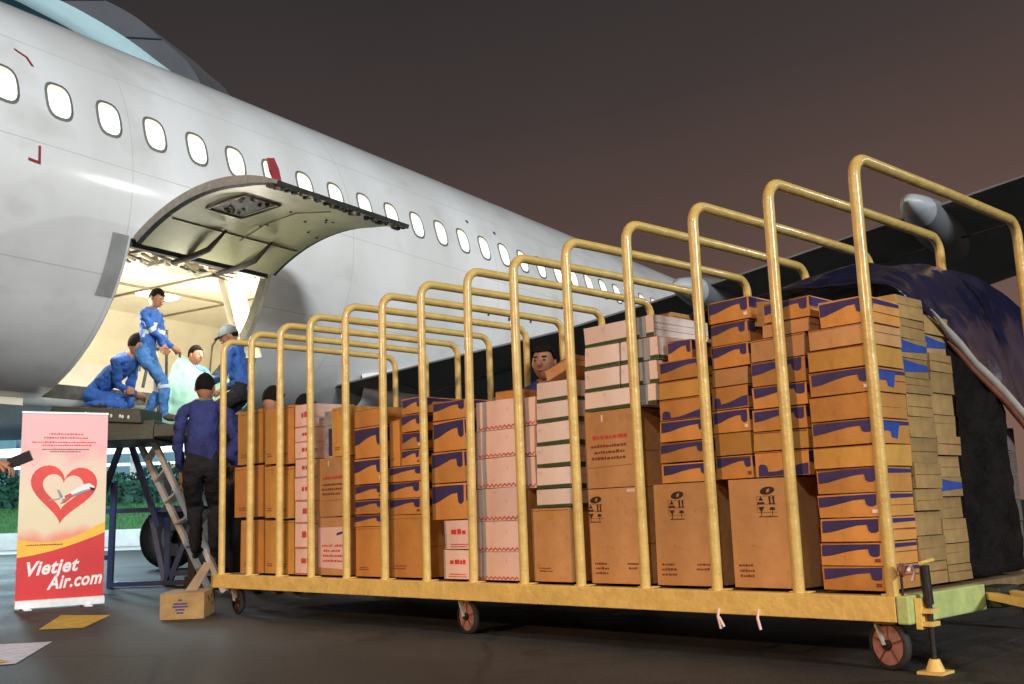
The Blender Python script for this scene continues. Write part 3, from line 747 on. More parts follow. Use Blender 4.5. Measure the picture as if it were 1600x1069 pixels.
def carton(name, u0, u1, v0, v1, z0, z1, kind, label, group='cartons loaded on the yellow cart', skew=None, root=None, base=None, endprint=0):
    rg = FR
    wx, wy, wz = u1-u0-.006, v1-v0-.006, z1-z0-.003
    b = MB()
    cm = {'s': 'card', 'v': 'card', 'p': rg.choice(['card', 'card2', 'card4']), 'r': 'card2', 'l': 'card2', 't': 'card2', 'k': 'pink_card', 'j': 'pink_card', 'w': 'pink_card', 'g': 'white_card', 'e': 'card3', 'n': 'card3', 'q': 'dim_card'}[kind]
    X, Y = wx/2, wy/2
    j = lambda a=.004: rg.uniform(-a, a)
    # box with slightly bulged, dented faces and an opened seam along the lid
    n = 4; m_ = cm
    bul = min(.006, wz*.05)
    def sheet(f):
        b.grid([[f(p/n, q/n) for q in range(n+1)] for p in range(n+1)], m_, False)
    B_ = lambda p, q: bul*(1-(2*p-1)**2)*(1-(2*q-1)**2)*rg.uniform(.3, 1.2)
    sheet(lambda p, q: (-X+wx*p, -Y-0*B_(p, q), wz*q))
    sheet(lambda p, q: (-X+wx*p, Y, wz*q))
    sheet(lambda p, q: (-X, -Y+wy*p, wz*q))
    sheet(lambda p, q: (X, -Y+wy*p, wz*q))
    sheet(lambda p, q: (-X+wx*p, -Y+wy*q, wz+.4*B_(p, q)))
    b.poly([(-X, -Y, 0), (X, -Y, 0), (X, Y, 0), (-X, Y, 0)], m_)
    yf = -Y-.0012; xf = X+.0012
    fx = lambda t: -X+wx*t; fz = lambda t: wz*t
    if kind in 'sv':
        pl = SW if kind == 's' else [(1-x, z-.03) for x, z in SW][::-1]
        if kind == 'v': pl = [(x, 1.0-z) for x, z in pl]; pl = [(x, z+.02) for x, z in pl][::-1]
        jx = j(.02); th_ = rg.uniform(1.0, 1.26); pl = [(x, 1-(1-z)*th_) for x, z in pl]
        P2(b, [(fx(min(.99, max(.01, x+jx))), fz(max(.02, min(.98, z+j(.012))))) for x, z in pl], yf, 'purple')
        if rg.random() < .35: P2(b, [(fx(.86), fz(.15)), (fx(.95), fz(.15)), (fx(.95), fz(.3)), (fx(.86), fz(.3))], yf-.0004, 'white_card' if rg.random() < .4 else 'brown_print')
        b.add([(xf, -Y+wy*a, wz*c) for a, c in ((.0, .50), (.16, .50), (.20, .74), (1, .78), (1, .93), (0, .95))], [(0, 1, 2, 3, 4, 5)], 'purple')
    if kind == 'p' and wz > .2:
        if rg.random() < .6:
            P2(b, [(fx(.42), fz(.84)), (fx(.58), fz(.84)), (fx(.58), fz(1)), (fx(.42), fz(1))], yf, 'tape')
        scribble(b, fx(.12), fx(.5), fz(.12), fz(.2), 2, 'brown_print', yf, rg)
    if kind == 'r':
        scribble(b, fx(.08), fx(.92), fz(.60), fz(.71), 1, 'red_print', yf, rg)
        scribble(b, fx(.10), fx(.86), fz(.34), fz(.58), 3, 'brown_print', yf, rg)
        P2(b, [(fx(.05), fz(.26)), (fx(.95), fz(.28)), (fx(.95), fz(.285)), (fx(.05), fz(.265))], yf, 'brown_print')
        for xx in (.12, .34, .72): P2(b, [(fx(xx), fz(.86)), (fx(xx+.035), fz(.86)), (fx(xx+.035), fz(.95)), (fx(xx), fz(.95))], yf, 'white_card' if xx == .34 else 'card4')
    if kind == 'l':
        P2(b, [(fx(.02), fz(.13)), (fx(.97), fz(.10)), (fx(.97), fz(.83)), (fx(.02), fz(.83))], yf, 'pink_label')
        scribble(b, fx(.12), fx(.9), fz(.2), fz(.55), 4, 'red_print', yf-.0005, rg)
        P2(b, [(fx(.62), fz(.68)), (fx(.84), fz(.72)), (fx(.86), fz(.76)), (fx(.64), fz(.73))], yf-.0005, 'purple')
    if kind == 'k':
        scribble(b, fx(.38), fx(.98), fz(.28), fz(.80), 1, 'red_print', yf, rg)
        P2(b, [(fx(0.01), fz(.02)), (fx(.99), fz(.02)), (fx(.99), fz(.06)), (fx(.01), fz(.06))], yf, 'red_print')
    if kind == 'j':
        scribble(b, fx(.2), fx(.8), fz(.40), fz(.78), 1, 'heart', yf, rg)
        scribble(b, fx(.18), fx(.85), fz(.04), fz(.2), 2, 'heart', yf, rg)
        P2(b, [(fx(0.005), fz(.02)), (fx(.06), fz(.02)), (fx(.06), fz(.98)), (fx(.005), fz(.98))], yf, 'grey_stripe')
    if kind == 'w':
        if wx > .15: P2(b, [(fx(.145), fz(.0)), (fx(.235), fz(.0)), (fx(.235), fz(.999)), (fx(.145), fz(.999))], yf, 'grey_stripe')
        nn = max(4, int(wx/.018)); zc = .055; am = .045
        for i in range(nn):
            xa, xb = .06+.9*i/nn, .06+.9*(i+1)/nn; za, zb = (zc-am, zc+am) if i % 2 else (zc+am, zc-am)
            P2(b, [(fx(xa), fz(za)), (fx(xb), fz(zb)), (fx(xb), fz(zb+.05)), (fx(xa), fz(za+.05))], yf-.0005, 'red_print')
    if kind == 'g':
        P2(b, [(fx(0.0), fz(.0)), (fx(1), fz(.0)), (fx(1), fz(.17)), (fx(0), fz(.15))], yf, 'green_line')
        if z0 < 1.39: b.add([(xf, -Y, 0), (xf, Y, 0), (xf, Y, fz(.16)), (xf, -Y, fz(.17))], [(0, 1, 2, 3)], 'green_line')
        else:
            for zz in (.3, .62): b.add([(xf, -Y, fz(zz)), (xf, Y, fz(zz)), (xf, Y, fz(zz+.03)), (xf, -Y, fz(zz+.03))], [(0, 1, 2, 3)], 'grey_stripe')
        if wx > .3 or (u0 > 3.7 and wx < .3 and u1 > 3.9):
            P2(b, [(X-.085, 0), (X-.045, 0), (X-.045, wz), (X-.085, wz)], yf-.0005, 'grey_stripe')
    if kind == 't':
        cx = -.12 if u0 < 3.6 else (-.03 if u0 < 4 else .03)
        cx *= wx/.33
        # makers' oval, then four handling symbols: this way up, glass, keep dry, arrows
        ov = [(cx+.005+.036*math.cos(t), fz(.885)+.016*math.sin(t)+.004*math.cos(t)) for t in [2*math.pi*k/14 for k in range(14)]]
        P2(b, ov, yf, 'black_print'); P2(b, [(cx+.0, fz(.87)), (cx+.012, fz(.87)), (cx+.018, fz(.905)), (cx+.006, fz(.9))], yf-.0005, 'card2')
        for gx, gz, g_ in ((-.028, .80, 'up'), (.024, .80, 'cup'), (-.028, .72, 'glass'), (.024, .72, 'umb')):
            ox, oz = cx+gx, fz(gz)-.012
            if g_ == 'up':
                P2(b, [(ox-.012, oz+.01), (ox+.012, oz+.01), (ox, oz+.028)], yf, 'black_print'); P2(b, [(ox-.017, oz-.006), (ox+.017, oz-.006), (ox+.017, oz+.004), (ox-.017, oz+.004)], yf, 'black_print')
            elif g_ == 'cup':
                for q_ in (-.011, .007): P2(b, [(ox+q_, oz-.008), (ox+q_+.006, oz-.008), (ox+q_+.006, oz+.028), (ox+q_-.004, oz+.024)], yf, 'black_print')
                P2(b, [(ox-.015, oz-.006), (ox+.015, oz-.006), (ox+.015, oz-.001), (ox-.015, oz-.001)], yf-.0004, 'black_print')
            elif g_ == 'glass':
                P2(b, [(ox-.015, oz+.02), (ox, oz-.004), (ox+.015, oz+.02)], yf, 'black_print'); P2(b, [(ox-.002, oz-.018), (ox+.002, oz-.018), (ox+.002, oz), (ox-.002, oz)], yf-.0004, 'black_print')
            else:
                P2(b, [(ox-.015, oz+.006), (ox+.015, oz+.006), (ox+.008, oz+.018), (ox-.008, oz+.018)], yf, 'black_print'); P2(b, [(ox-.001, oz-.014), (ox+.002, oz-.014), (ox+.002, oz+.006), (ox-.001, oz+.006)], yf-.0004, 'black_print')
        for zz in (.835, .76, .685): P2(b, [(cx-.048, fz(zz)), (cx+.048, fz(zz)), (cx+.048, fz(zz)+.0015), (cx-.048, fz(zz)+.0015)], yf-.0008, 'brown_print')
        P2(b, [(cx-.048, fz(.685)), (cx-.0465, fz(.685)), (cx-.0465, fz(.835)), (cx-.048, fz(.835))], yf-.0008, 'brown_print')
        scribble(b, cx-.045, cx+.05, fz(.635), fz(.66), 1, 'black_print', yf, rg)
        scribble(b, -X+.02, -X+.11, .035, .10, 3, 'brown_print', yf, rg)
        if u0 < 4.2: scribble(b, X-.10, X-.03, .06, .10, 2, 'brown_print', yf, rg)
        if u0 < 3.6: P2(b, [(X-.085, fz(.95)), (X-.02, fz(.95)), (X-.02, fz(.985)), (X-.085, fz(.985))], yf, 'pink_label')
    if kind in 'pevsn' and rg.random() < .7:            # lid seam, a little worn
        zz = fz(rg.uniform(.93, .97)) if kind != 'e' else fz(.5)
        P2(b, [(-X+.004, zz), (X-.004, zz+j(.004)), (X-.004, zz+.0022), (-X+.004, zz+.0025)], yf-.0003, 'brown_print')
    if endprint:
        a0, a1 = (.05, .95) if endprint == 1 else (.0, .62)
        if endprint == 1: pl = [(.02, .25), (.5, .32), (.98, .40), (.98, .72), (.5, .80), (.02, .95)]
        else: pl = [(.0, .45), (.30, .52), (.42, .50), (.45, .25), (.62, .2), (.70, .85), (.0, .9)]
        b.add([(xf+.0006, -Y+wy*a, wz*c) for a, c in pl], [tuple(range(len(pl)))], 'blue_print')
    if rg.random() < .8:                                 # dark creases and worn tape line on the end face
        zz = wz*rg.uniform(.4, .6)
        b.add([(xf+.0003, -Y+.004, zz), (xf+.0003, Y-.004, zz+j()), (xf+.0003, Y-.004, zz+.003), (xf+.0003, -Y+.004, zz+.002)], [(0, 1, 2, 3)], 'brown_print' if kind not in 'gkjw' else 'pink_label')
    jc = [[[Vector((rg.uniform(-1, 1)*.0035, rg.uniform(-1, 1)*.003, (rg.uniform(-1, 1)*.002 if q_ else 0))) for q_ in (0, 1)] for _ in (0, 1)] for _ in (0, 1)]
    def warp(v):
        a, c, e = (v[0]+X)/wx, (v[1]+Y)/wy, v[2]/wz
        d = Vector((0, 0, 0))
        for i_ in (0, 1):
            for j_ in (0, 1):
                for k_ in (0, 1): d += jc[i_][j_][k_]*((a if i_ else 1-a)*(c if j_ else 1-c)*(e if k_ else 1-e))
        return (v[0]+d.x, v[1]+d.y, v[2]+d.z)
    b.v = [warp(v) for v in b.v]
    o = b.build(name)
    if base is None:
        p = CO + CL*((u0+u1)/2) + CW*((v0+v1)/2) + Vector((0, 0, z0))
    else: p = Vector(base)
    tw_ = R(rg.uniform(-.9, .9)) if skew is None else skew
    o.location = p; o.rotation_euler = (0, 0, ca+tw_) if base is None else (0, 0, tw_)
    tag(o, label, 'carton', group)
    return o
ORD = ['bottom', 'second from bottom', 'third from bottom', 'fourth from bottom', 'fifth from bottom', 'sixth from bottom', 'seventh from bottom', 'eighth from bottom', 'ninth from bottom', 'tenth from bottom', 'eleventh from bottom', 'twelfth from bottom', 'thirteenth from bottom']
LOOK = {'s': 'orange carton with purple band', 'v': 'orange carton with upturned purple band', 'p': 'plain brown carton', 'k': 'small pink carton', 'j': 'white carton with red print',
        'w': 'pale pink carton', 'g': 'white carton with green line', 'r': 'brown carton with red lettering', 'l': 'brown carton with pink label', 't': 'tall brown carton with handling symbols', 'e': 'tan carton', 'n': 'tan carton'}
COLS = {
 'A': ('the cart\'s leftmost stack', .50, [(.090,.457,1.025,1.404,'p'),(.060,.460,.658,1.013,'p'),(.149,.463,.279,.639,'p')]),
 'B1': ('the narrow stack second from left', .46, [(.474,.668,1.008,1.388,'p'),(.477,.669,.646,.995,'p'),(.480,.671,.278,.629,'p')]),
 'B2': ('the narrow stack left of pink cartons', .46, [(.676,.855,.996,1.387,'p'),(.678,.854,.638,.979,'p'),(.679,.854,.277,.625,'p')]),
 'C': ('the slim stack of small pink cartons', .34, [(.863,1.063,1.223,1.379,'k'),(.863,1.063,1.127,1.223,'k'),(.862,1.062,1.018,1.127,'k'),(.862,1.062,.897,1.018,'k'),(.862,1.062,.744,.897,'k'),(.862,1.062,.601,.744,'k'),(.862,1.061,.442,.601,'k'),(.862,1.060,.276,.442,'k')]),
 'D': ('the stack just right of pink cartons', .46, [(1.295,1.50,1.008,1.319,'p'),(1.130,1.488,.638,1.006,'r'),(1.128,1.482,.278,.636,'l')]),
 'E': ('first purple banded stack from left', .46, [(1.543,1.848,1.169,1.278,'p'),(1.541,1.845,.980,1.165,'s'),(1.538,1.841,.823,.976,'s'),(1.535,1.838,.731,.819,'s'),(1.534,1.836,.644,.727,'s'),(1.533,1.834,.570,.640,'s'),(1.543,1.842,.276,.568,'p')]),
 'F': ('second purple banded stack from left', .46, [(2.026,2.213,1.207,1.300,'s'),(2.023,2.209,1.104,1.203,'s'),(2.020,2.206,1.004,1.100,'s'),(2.018,2.203,.911,1.002,'s'),(1.902,2.008,.911,1.181,'p'),(1.891,2.206,.821,.909,'s'),(1.889,2.203,.726,.819,'s'),(1.886,2.200,.632,.724,'s'),(1.868,2.227,.277,.631,'p')]),
 'G': ('third purple banded stack from left', .46, [(2.311,2.599,1.143,1.247,'s'),(2.306,2.593,.970,1.140,'s'),(2.300,2.586,.795,.967,'s'),(2.293,2.589,.595,.792,'s'),(2.393,2.628,.435,.592,'j'),(2.387,2.622,.277,.432,'j')]),
 'H': ('the broad pale pink stack', .36, [(2.682,3.041,1.053,1.211,'w'),(2.675,3.033,.909,1.053,'w'),(2.669,3.026,.750,.909,'w'),(2.661,3.017,.579,.750,'w'),(2.654,3.009,.422,.579,'w'),(2.647,3.001,.277,.422,'w')]),
 'H2': ('narrow strip right of pink stack', .46, [(3.061,3.140,1.056,1.200,'w'),(3.053,3.132,.899,1.053,'w'),(3.044,3.124,.737,.897,'w'),(3.03,3.07,.277,.735,'p')]),
 'I': ('the narrow white and green stack', .44, [(3.155,3.392,1.163,1.262,'g'),(3.149,3.386,1.061,1.161,'g'),(3.143,3.380,.945,1.058,'g'),(3.137,3.373,.837,.943,'g'),(3.131,3.367,.732,.835,'g'),(3.126,3.361,.637,.730,'g'),(3.081,3.347,.277,.635,'p')]),
 'J': ('wide white and green stack', .42, [(3.504,3.940,1.395,1.495,'g'),(3.502,3.726,1.287,1.393,'g'),(3.730,3.952,1.287,1.393,'g'),(3.495,3.719,1.178,1.285,'g'),(3.723,3.944,1.178,1.285,'g'),(3.492,3.933,1.083,1.176,'g'),(3.473,3.804,.717,1.081,'r'),(3.476,3.810,.277,.715,'t')]),
 'K': ('fourth purple banded stack from left', .46, [(3.950,4.228,1.178,1.266,'s'),(3.944,4.222,1.096,1.175,'p'),(3.937,4.215,.999,1.093,'v'),(3.937,4.214,.904,.997,'s'),(3.930,4.210,.812,.901,'s'),(3.927,4.206,.722,.809,'s'),(3.874,4.192,.277,.720,'t')]),
 'L': ('fifth purple banded stack from left', .40, [(4.242,4.454,1.395,1.491,'s'),(4.244,4.440,1.296,1.391,'s'),(4.243,4.438,1.198,1.294,'s'),(4.236,4.425,1.119,1.195,'p'),(4.235,4.424,1.019,1.116,'v'),(4.234,4.423,.920,1.017,'s'),(4.233,4.422,.824,.917,'p'),(4.231,4.420,.724,.822,'s')]),
 'M': ('stack just left of corner stack', .40, [(4.52,4.740,1.357,1.441,'s'),(4.51,4.732,1.297,1.355,'p'),(4.444,4.704,1.202,1.295,'p'),(4.436,4.698,1.098,1.200,'s'),(4.433,4.692,1.005,1.095,'s'),(4.429,4.686,.911,1.003,'s'),(4.427,4.684,.830,.909,'p'),(4.425,4.682,.724,.828,'v'),(4.281,4.597,.277,.722,'t')]),
 'N': ('the corner stack nearest the camera', .27, [(4.774,4.985,1.296,1.399,'s'),(4.719,4.982,1.213,1.294,'p'),(4.711,4.981,1.127,1.210,'p'),(4.706,4.980,1.027,1.125,'s'),(4.702,4.979,.927,1.025,'p'),(4.699,4.978,.828,.925,'s'),(4.701,4.977,.742,.826,'p'),(4.707,4.973,.644,.740,'s'),(4.703,4.969,.552,.642,'s'),(4.703,4.968,.460,.550,'s'),(4.700,4.967,.370,.458,'s'),(4.698,4.963,.278,.368,'s')]),
}
for k, (desc, dep, rows) in COLS.items():
    rows = sorted(rows, key=lambda r: (round(r[2], 2), r[0])); lv = -1; pz = None
    for (u0, u1, z0, z1, kd) in rows:
        if kd == 't':
            nm = {'J': 'leftmost', 'K': 'middle', 'M': 'rightmost'}[k]
            lb = nm + ' of three tall brown cartons with handling symbols standing on the cart deck'
            lv += 1; pz = z0
        else:
            side = ''
            if k == 'J' and u1-u0 < .3: side = 'left, ' if u0 < 3.6 else 'right, '
            if k == 'F' and u1-u0 < .15: side = 'slim upright one at left, '
            if not (pz is not None and abs(z0-pz) < .03): lv += 1
            pz = z0
            lb = LOOK[kd] + ', ' + side + ORD[lv] + ' in ' + desc
            if k == 'F' and u1-u0 < .15: lb = 'slim upright brown carton at left of second purple banded stack from left'
        v0 = .062
        if k == 'J' and z0 > 1.08: v0 = .058
        dp = dep
        if kd == 't': dp = .42
        if k == 'N': ep = 2 if (z0 > 1.02 and z0 < 1.03) or (.82 < z0 < .83) else 0
        else: ep = 0
        carton('carton', u0, u1, v0 + (0 if kd != 't' else .0), v0+dp, z0, z1, kd, lb, endprint=ep)
# the cartons seen on the near end of the load, second and third column in from the corner
EZ = [.278, .368, .469, .567, .654, .755, .857, .942, 1.034, 1.10]
for cn, (v0, v1, u1, desc, zs) in enumerate([
        (.336, .575, 4.975, 'second column of the cart\'s near end', EZ + [1.18, 1.26, 1.345, 1.44]),
        (.580, .800, 4.965, 'third column of the cart\'s near end', [.278, .345, .43, .53, .62, .70, .79, .87, .96, 1.05, 1.14, 1.22, 1.30, 1.38])]):
    for i in range(len(zs)-1):
        ep = 0
        if cn == 0 and i in (9, 10): ep = 1
        if cn == 1 and i in (4, 11): ep = 1
        carton('carton', u1-.38+FR.uniform(-.01, .01), u1+FR.uniform(-.022, .008), v0, v1, zs[i], zs[i+1], 'e', ('tan carton with blue print, ' if ep else 'tan carton, ') + (ORD[i]) + ' in ' + desc, endprint=ep)
# loose things lying on the load
carton('carton', 3.52, 3.86, .30, .62, 1.497, 1.545, 'n', 'flat greyish carton lying on top of the wide white and green stack')
carton('carton', 2.80, 2.98, .10, .34, 1.214, 1.262, 'p', 'small orange carton on top of the broad pale pink stack')
carton('carton', 3.97, 4.10, .10, .34, 1.268, 1.36, 's', 'small purple banded carton tilted on top of the fourth purple banded stack', skew=R(6))
o = carton('carton', 3.19, 3.40, .10, .34, 1.30, 1.36, 'p', 'orange carton tipped up on the narrow white and green stack', skew=R(-8))
o.rotation_euler = (0, R(-17), ca)
o = carton('carton', 4.40, 4.52, .12, .42, 1.36, 1.47, 'n', 'open brown carton leaning between the fifth and sixth stacks'); o.rotation_euler = (0, R(8), ca)
def wrapped(u, v, z, sx, sz, label, m2='greypr'):
    b = MB(); rg = random.Random(int(u*100))
    P = []
    for i in range(11):
        t = 2*math.pi*i/10
        P.append([(sx*math.copysign(abs(math.cos(t))**.4, math.cos(t))*(1+.06*rg.uniform(-1, 1)), sx*math.copysign(abs(math.sin(t))**.4, math.sin(t)), sz*q) for q in (0, .3, .6, .72, .8, 1)])
    P[-1] = P[0]
    b.grid(P, 'glasswrap'); b.poly([p[-1] for p in P[:-1]], m2); b.box((-sx*.9, -sx*1.03, sz*.7), (sx*.95, -sx*.99, sz*.78), 'tarp_edge')
    b.box((.1*sx, -sx*1.06, .05*sz), (sx*.98, -sx*1.0, sz*.62), 'purple')
    o = b.build('wrapped_bundle'); o.location = CO+CL*u+CW*v+Vector((0, 0, z)); o.rotation_euler = (0, 0, ca)
    tag(o, label, 'bundle')
wrapped(1.20, .18, 1.008, .075, .30, 'clear wrapped grey bundle beside the slim stack of pink cartons')
wrapped(3.985, .40, 1.27, .05, .12, 'small clear wrapped bundle at the right of the white and green stack')
# second row of plain cartons that closes the gaps behind the front stacks
for i, (u0, u1, zt) in enumerate([(.10, .50, 1.30), (.52, .92, 1.2), (1.0, 1.5, 1.0), (1.52, 1.98, 1.1), (2.0, 2.45, 1.12), (2.5, 2.95, 1.05), (3.0, 3.4, .98), (4.0, 4.4, 1.42), (4.42, 4.55, 1.3)]):
    z = .278; k = 0
    hh = (zt-.278)/3
    for k in range(3):
        carton('carton', u0, u1, .60, .98, z, z+hh-.002, 'p', f'dark brown carton, {["bottom", "middle", "top"][k]} of three behind ' + ['the far left stack', 'the narrow left stacks', 'the lettered carton stack', 'the first purple banded stack', 'the second purple banded stack', 'the broad pale pink stack', 'the narrow white and green stack', 'the fifth purple banded stack', 'the corner stacks under the tarpaulin'][i])
        z += hh

# ---------------------------------------------------------------- tarpaulin over the far half of the load
def CP(u, v, z): return CO + CL*u + CW*v + Vector((0, 0, z))
hem = [(.46, 1.43), (.58, 1.405), (.80, 1.32), (1.04, 1.22), (1.28, 1.09), (1.53, .95), (1.8, .78), (2.1, .60)]
ridge = [(.44, 1.58), (.60, 1.67), (1.0, 1.73), (1.40, 1.80), (1.8, 1.835), (2.2, 1.82), (2.6, 1.74), (2.95, 1.58)]
prof = hem
P = []
for r_, (u, f, dz) in enumerate([(4.965, 0, 0), (4.93, .16, .03), (4.86, .42, .045), (4.76, .72, .03), (4.66, .92, .01), (4.56, 1, 0), (4.35, 1, -.03), (4.1, 1, -.07), (3.9, .97, -.12), (3.7, .94, -.22)]):
    row = []
    for i in range(8):
        v = hem[i][0]*(1-f)+ridge[i][0]*f; z = hem[i][1]*(1-f)+ridge[i][1]*f + dz*(1 if i > 0 else .3)
        wv = 0 if r_ == 0 else .022*math.sin(i*2.3+r_*1.1)
        row.append(CP(u + .02*math.sin(i*1.7+r_), v, z + wv))
    P.append(row)
b = MB(); b.grid(P, 'tarp')
TB = b.build('tarpaulin'); tag(TB, 'navy tarpaulin draped over the far half of the cart load', 'tarpaulin')
sb = TB.modifiers.new('Subsurf', 'SUBSURF'); sb.levels = 2; sb.render_levels = 3
def folds(o, sc, st):
    tx = bpy.data.textures.new('folds', 'CLOUDS'); tx.noise_scale = sc; tx.noise_depth = 2
    d = o.modifiers.new('Folds', 'DISPLACE'); d.texture = tx; d.texture_coords = 'GLOBAL'; d.strength = st; d.mid_level = .5
folds(TB, .3, .06)
so = TB.modifiers.new('Solid', 'SOLIDIFY'); so.thickness = .012; so.offset = -1
fr = P[0][1:]
fr = [fr[k].lerp(fr[k+1], q/3) for k in range(len(fr)-1) for q in range(3)] + [fr[-1]]
b = MB(); b.tube([p + Vector((0, 0, -.012)) + CL*.016 + Vector((0, 0, .003*math.sin(i*1.9))) for i, p in enumerate(fr)], [.003, .008, .014]+[.020]*(len(fr)-3), 'tarp_edge', 12)
b.tube([p + Vector((0, 0, -.040)) + CL*.006 - CW*.012 for p in fr[3:]], [.004]+[.013]*(len(fr)-4), 'red_hem', 10)
b.build('rolled_hem', TB)
b = MB(); P = []
for i in range(19):
    f = i/18*(len(prof)-1); k = min(int(f), len(prof)-2); q = f-k
    v = prof[k][0]*(1-q)+prof[k+1][0]*q; z = prof[k][1]*(1-q)+prof[k+1][1]*q
    if v < .74 or v > 1.44: continue
    v = max(v, .815)
    P.append([CP(4.955+.02*math.sin(v*30)*g_, v+.02*math.sin(g_*5+v*7), z-.03-(z-.31)*g_) for g_ in [j/8 for j in range(9)]])
b.grid(P, 'tarp_black')
SC = b.build('side_sheet', TB)
sv_ = SC.modifiers.new('Subsurf', 'SUBSURF'); sv_.levels = 2; sv_.render_levels = 2
folds(SC, .12, .04)
so = SC.modifiers.new('Solid', 'SOLIDIFY'); so.thickness = .004

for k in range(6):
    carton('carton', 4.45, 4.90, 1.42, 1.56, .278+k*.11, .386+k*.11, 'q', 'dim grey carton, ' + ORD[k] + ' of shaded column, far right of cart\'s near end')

# ---------------------------------------------------------------- small carton on the apron with its flap up
b = MB()
b.hexa([(0, 0, 0), (.285, 0, 0), (.285, .5, 0), (0, .5, 0), (0, 0, .17), (.285, 0, .17), (.285, .5, .17), (0, .5, .17)], 'card3')
ov = [(.13+.045*math.cos(t), -.0015, .085+.05*math.sin(t)) for t in [2*math.pi*k/14 for k in range(14)]]
for zz, hw in ((.125, .012), (.10, .045), (.082, .05), (.062, .03), (.042, .022)):
    b.poly([(.13-hw, -.0015, zz-.006), (.13+hw, -.0015, zz-.006), (.13+hw, -.0015, zz+.005), (.13-hw, -.0015, zz+.005)], 'purple')
for k, (y, z) in enumerate(((.15, .12), (.2, .10), (.3, .12), (.35, .06))): b.poly([(.2865, y, z), (.2865, y+.04, z), (.2865, y+.04, z+.02), (.2865, y, z+.02)], 'black_print')
SB = b.build('carton'); SB.location = (-2.40, 7.16, 0); SB.rotation_euler = (0, 0, R(8))
tag(SB, 'small loose carton with one raised flap standing on the asphalt', 'carton')
b = MB(); b.hexa([(.12, .25, .171), (.20, .25, .171), (.20, .256, .171), (.12, .256, .171), (.24, .30, .36), (.29, .30, .34), (.29, .306, .34), (.24, .306, .36)], 'flap_inside'); b.build('flap', SB)

# ---------------------------------------------------------------- roll-up banner
BN = empty('banner_stand', (-3.985, 8.47, 0), math.atan2(.36, .556))
tag(BN, 'upright roll-up banner with red heart and red foot on the asphalt', 'banner')
BW, BH = .662, 1.56
b = MB(); b.box((-.005, -.045, .012), (BW+.005, .045, .075), 'alu'); b.box((.05, -.12, .0), (.11, .12, .012), 'alu'); b.box((BW-.16, -.12, 0), (BW-.10, .12, .012), 'alu'); b.build('base', BN, bevel=.004)
b = MB(); b.box((-.003, -.008, BH), (BW+.003, .008, BH+.016), 'alu'); b.build('top_bar', BN)
b = MB(); b.tube([(BW/2, .02, .07), (BW/2, .02, BH)], .008, 'alu', 8); b.build('pole', BN)
b = MB(); b.box((0, -.0015, .075), (BW, .0015, BH), 'banner'); SH = b.build('printed_sheet', BN)
def bq(x, z): return (x*BW, z*BH)
def bp_(b, pts, m, k=1): b.poly([(x*BW, -.0015-.0012*k, z*BH) for x, z in pts], m)
def strip(b, lo, hi, m, k):
    n = len(lo)
    for i in range(n-1): bp_(b, [lo[i], lo[i+1], hi[i+1], hi[i]], m, k)
xs_ = [i/16 for i in range(17)]
red_top = lambda x: .262 + .085*x**1.7 - .0*x + .03*x
yel_top = lambda x: .355 - .03*math.sin(math.pi*min(1, x*1.1)) + .075*x**2.2
b = MB(); strip(b, [(x, .0485) for x in xs_], [(x, red_top(x)) for x in xs_], 'banner_red', 1)
strip(b, [(x, red_top(x)) for x in xs_], [(x, yel_top(x)) for x in xs_], 'banner_yellow', 1)
b.build('colour_field', SH)
def heart(sc, cx, cz, n=48, rot=-.08):
    out = []
    for i in range(n):
        t = 2*math.pi*i/n
        x = 16*math.sin(t)**3/16; z = (13*math.cos(t)-5*math.cos(2*t)-2*math.cos(3*t)-math.cos(4*t))/16
        x, z = x*math.cos(rot)-z*math.sin(rot), x*math.sin(rot)+z*math.cos(rot)
        out.append((cx + x*sc, cz + z*sc/BH*BW*1.02))
    return out
b = MB(); ho = heart(.385, .50, .60); hi_ = heart(.235, .49, .605)
for i in range(48):
    k = (i+1) % 48; bp_(b, [ho[i], ho[k], hi_[k], hi_[i]], 'heart', 1)
b.build('heart_print', SH)
b = MB()                                                 # small airliner drawn across the heart
bp_(b, [(.46, .558), (.52, .575), (.62, .60), (.72, .628), (.80, .635), (.86, .618), (.86, .606), (.80, .60), (.70, .592), (.60, .572), (.52, .552), (.47, .545)], 'white', 2)
bp_(b, [(.48, .553), (.60, .575), (.72, .597), (.82, .607), (.84, .602), (.72, .585), (.6, .562), (.49, .543)], 'greypr', 3)
bp_(b, [(.42, .605), (.455, .60), (.50, .565), (.47, .552)], 'greypr', 2); bp_(b, [(.33, .545), (.46, .553), (.47, .560), (.34, .552)], 'greypr', 2)
bp_(b, [(.52, .558), (.60, .575), (.58, .585), (.51, .570)], 'heart', 4); bp_(b, [(.56, .565), (.66, .585), (.52, .535), (.46, .53)], 'heart', 4)
bp_(b, [(.80, .615), (.86, .61), (.86, .596), (.82, .598)], 'black_print', 4)
b.build('airplane_print', SH)
b = MB(); rg = random.Random(2)
def bput(m, k): return lambda Q: b.poly([(x, -.0015-.0012*k, z) for x, z in Q], m)
for z0, x0_, x1_ in ((.885, .25, .80), (.865, .2, .83), (.842, .12, .90), (.826, .15, .93)):
    b = MB(); scribble(b, x0_*BW, x1_*BW, z0*BH, (z0+.017)*BH, 1, 'heart', 0, rg, bput('heart', 1)); b.build('small_print', SH)
for z0, x0_, x1_ in ((.807, .22, .85), (.795, .3, .72)):
    b = MB(); scribble(b, x0_*BW, x1_*BW, z0*BH, (z0+.012)*BH, 1, 'brown_print', 0, rg, bput('brown_print', 1)); b.build('small_print', SH)
b = MB(); scribble(b, .05*BW, .58*BW, .315*BH, .329*BH, 1, 'heart', 0, rg, bput('brown_print', 2))
b.build('small_print', SH)
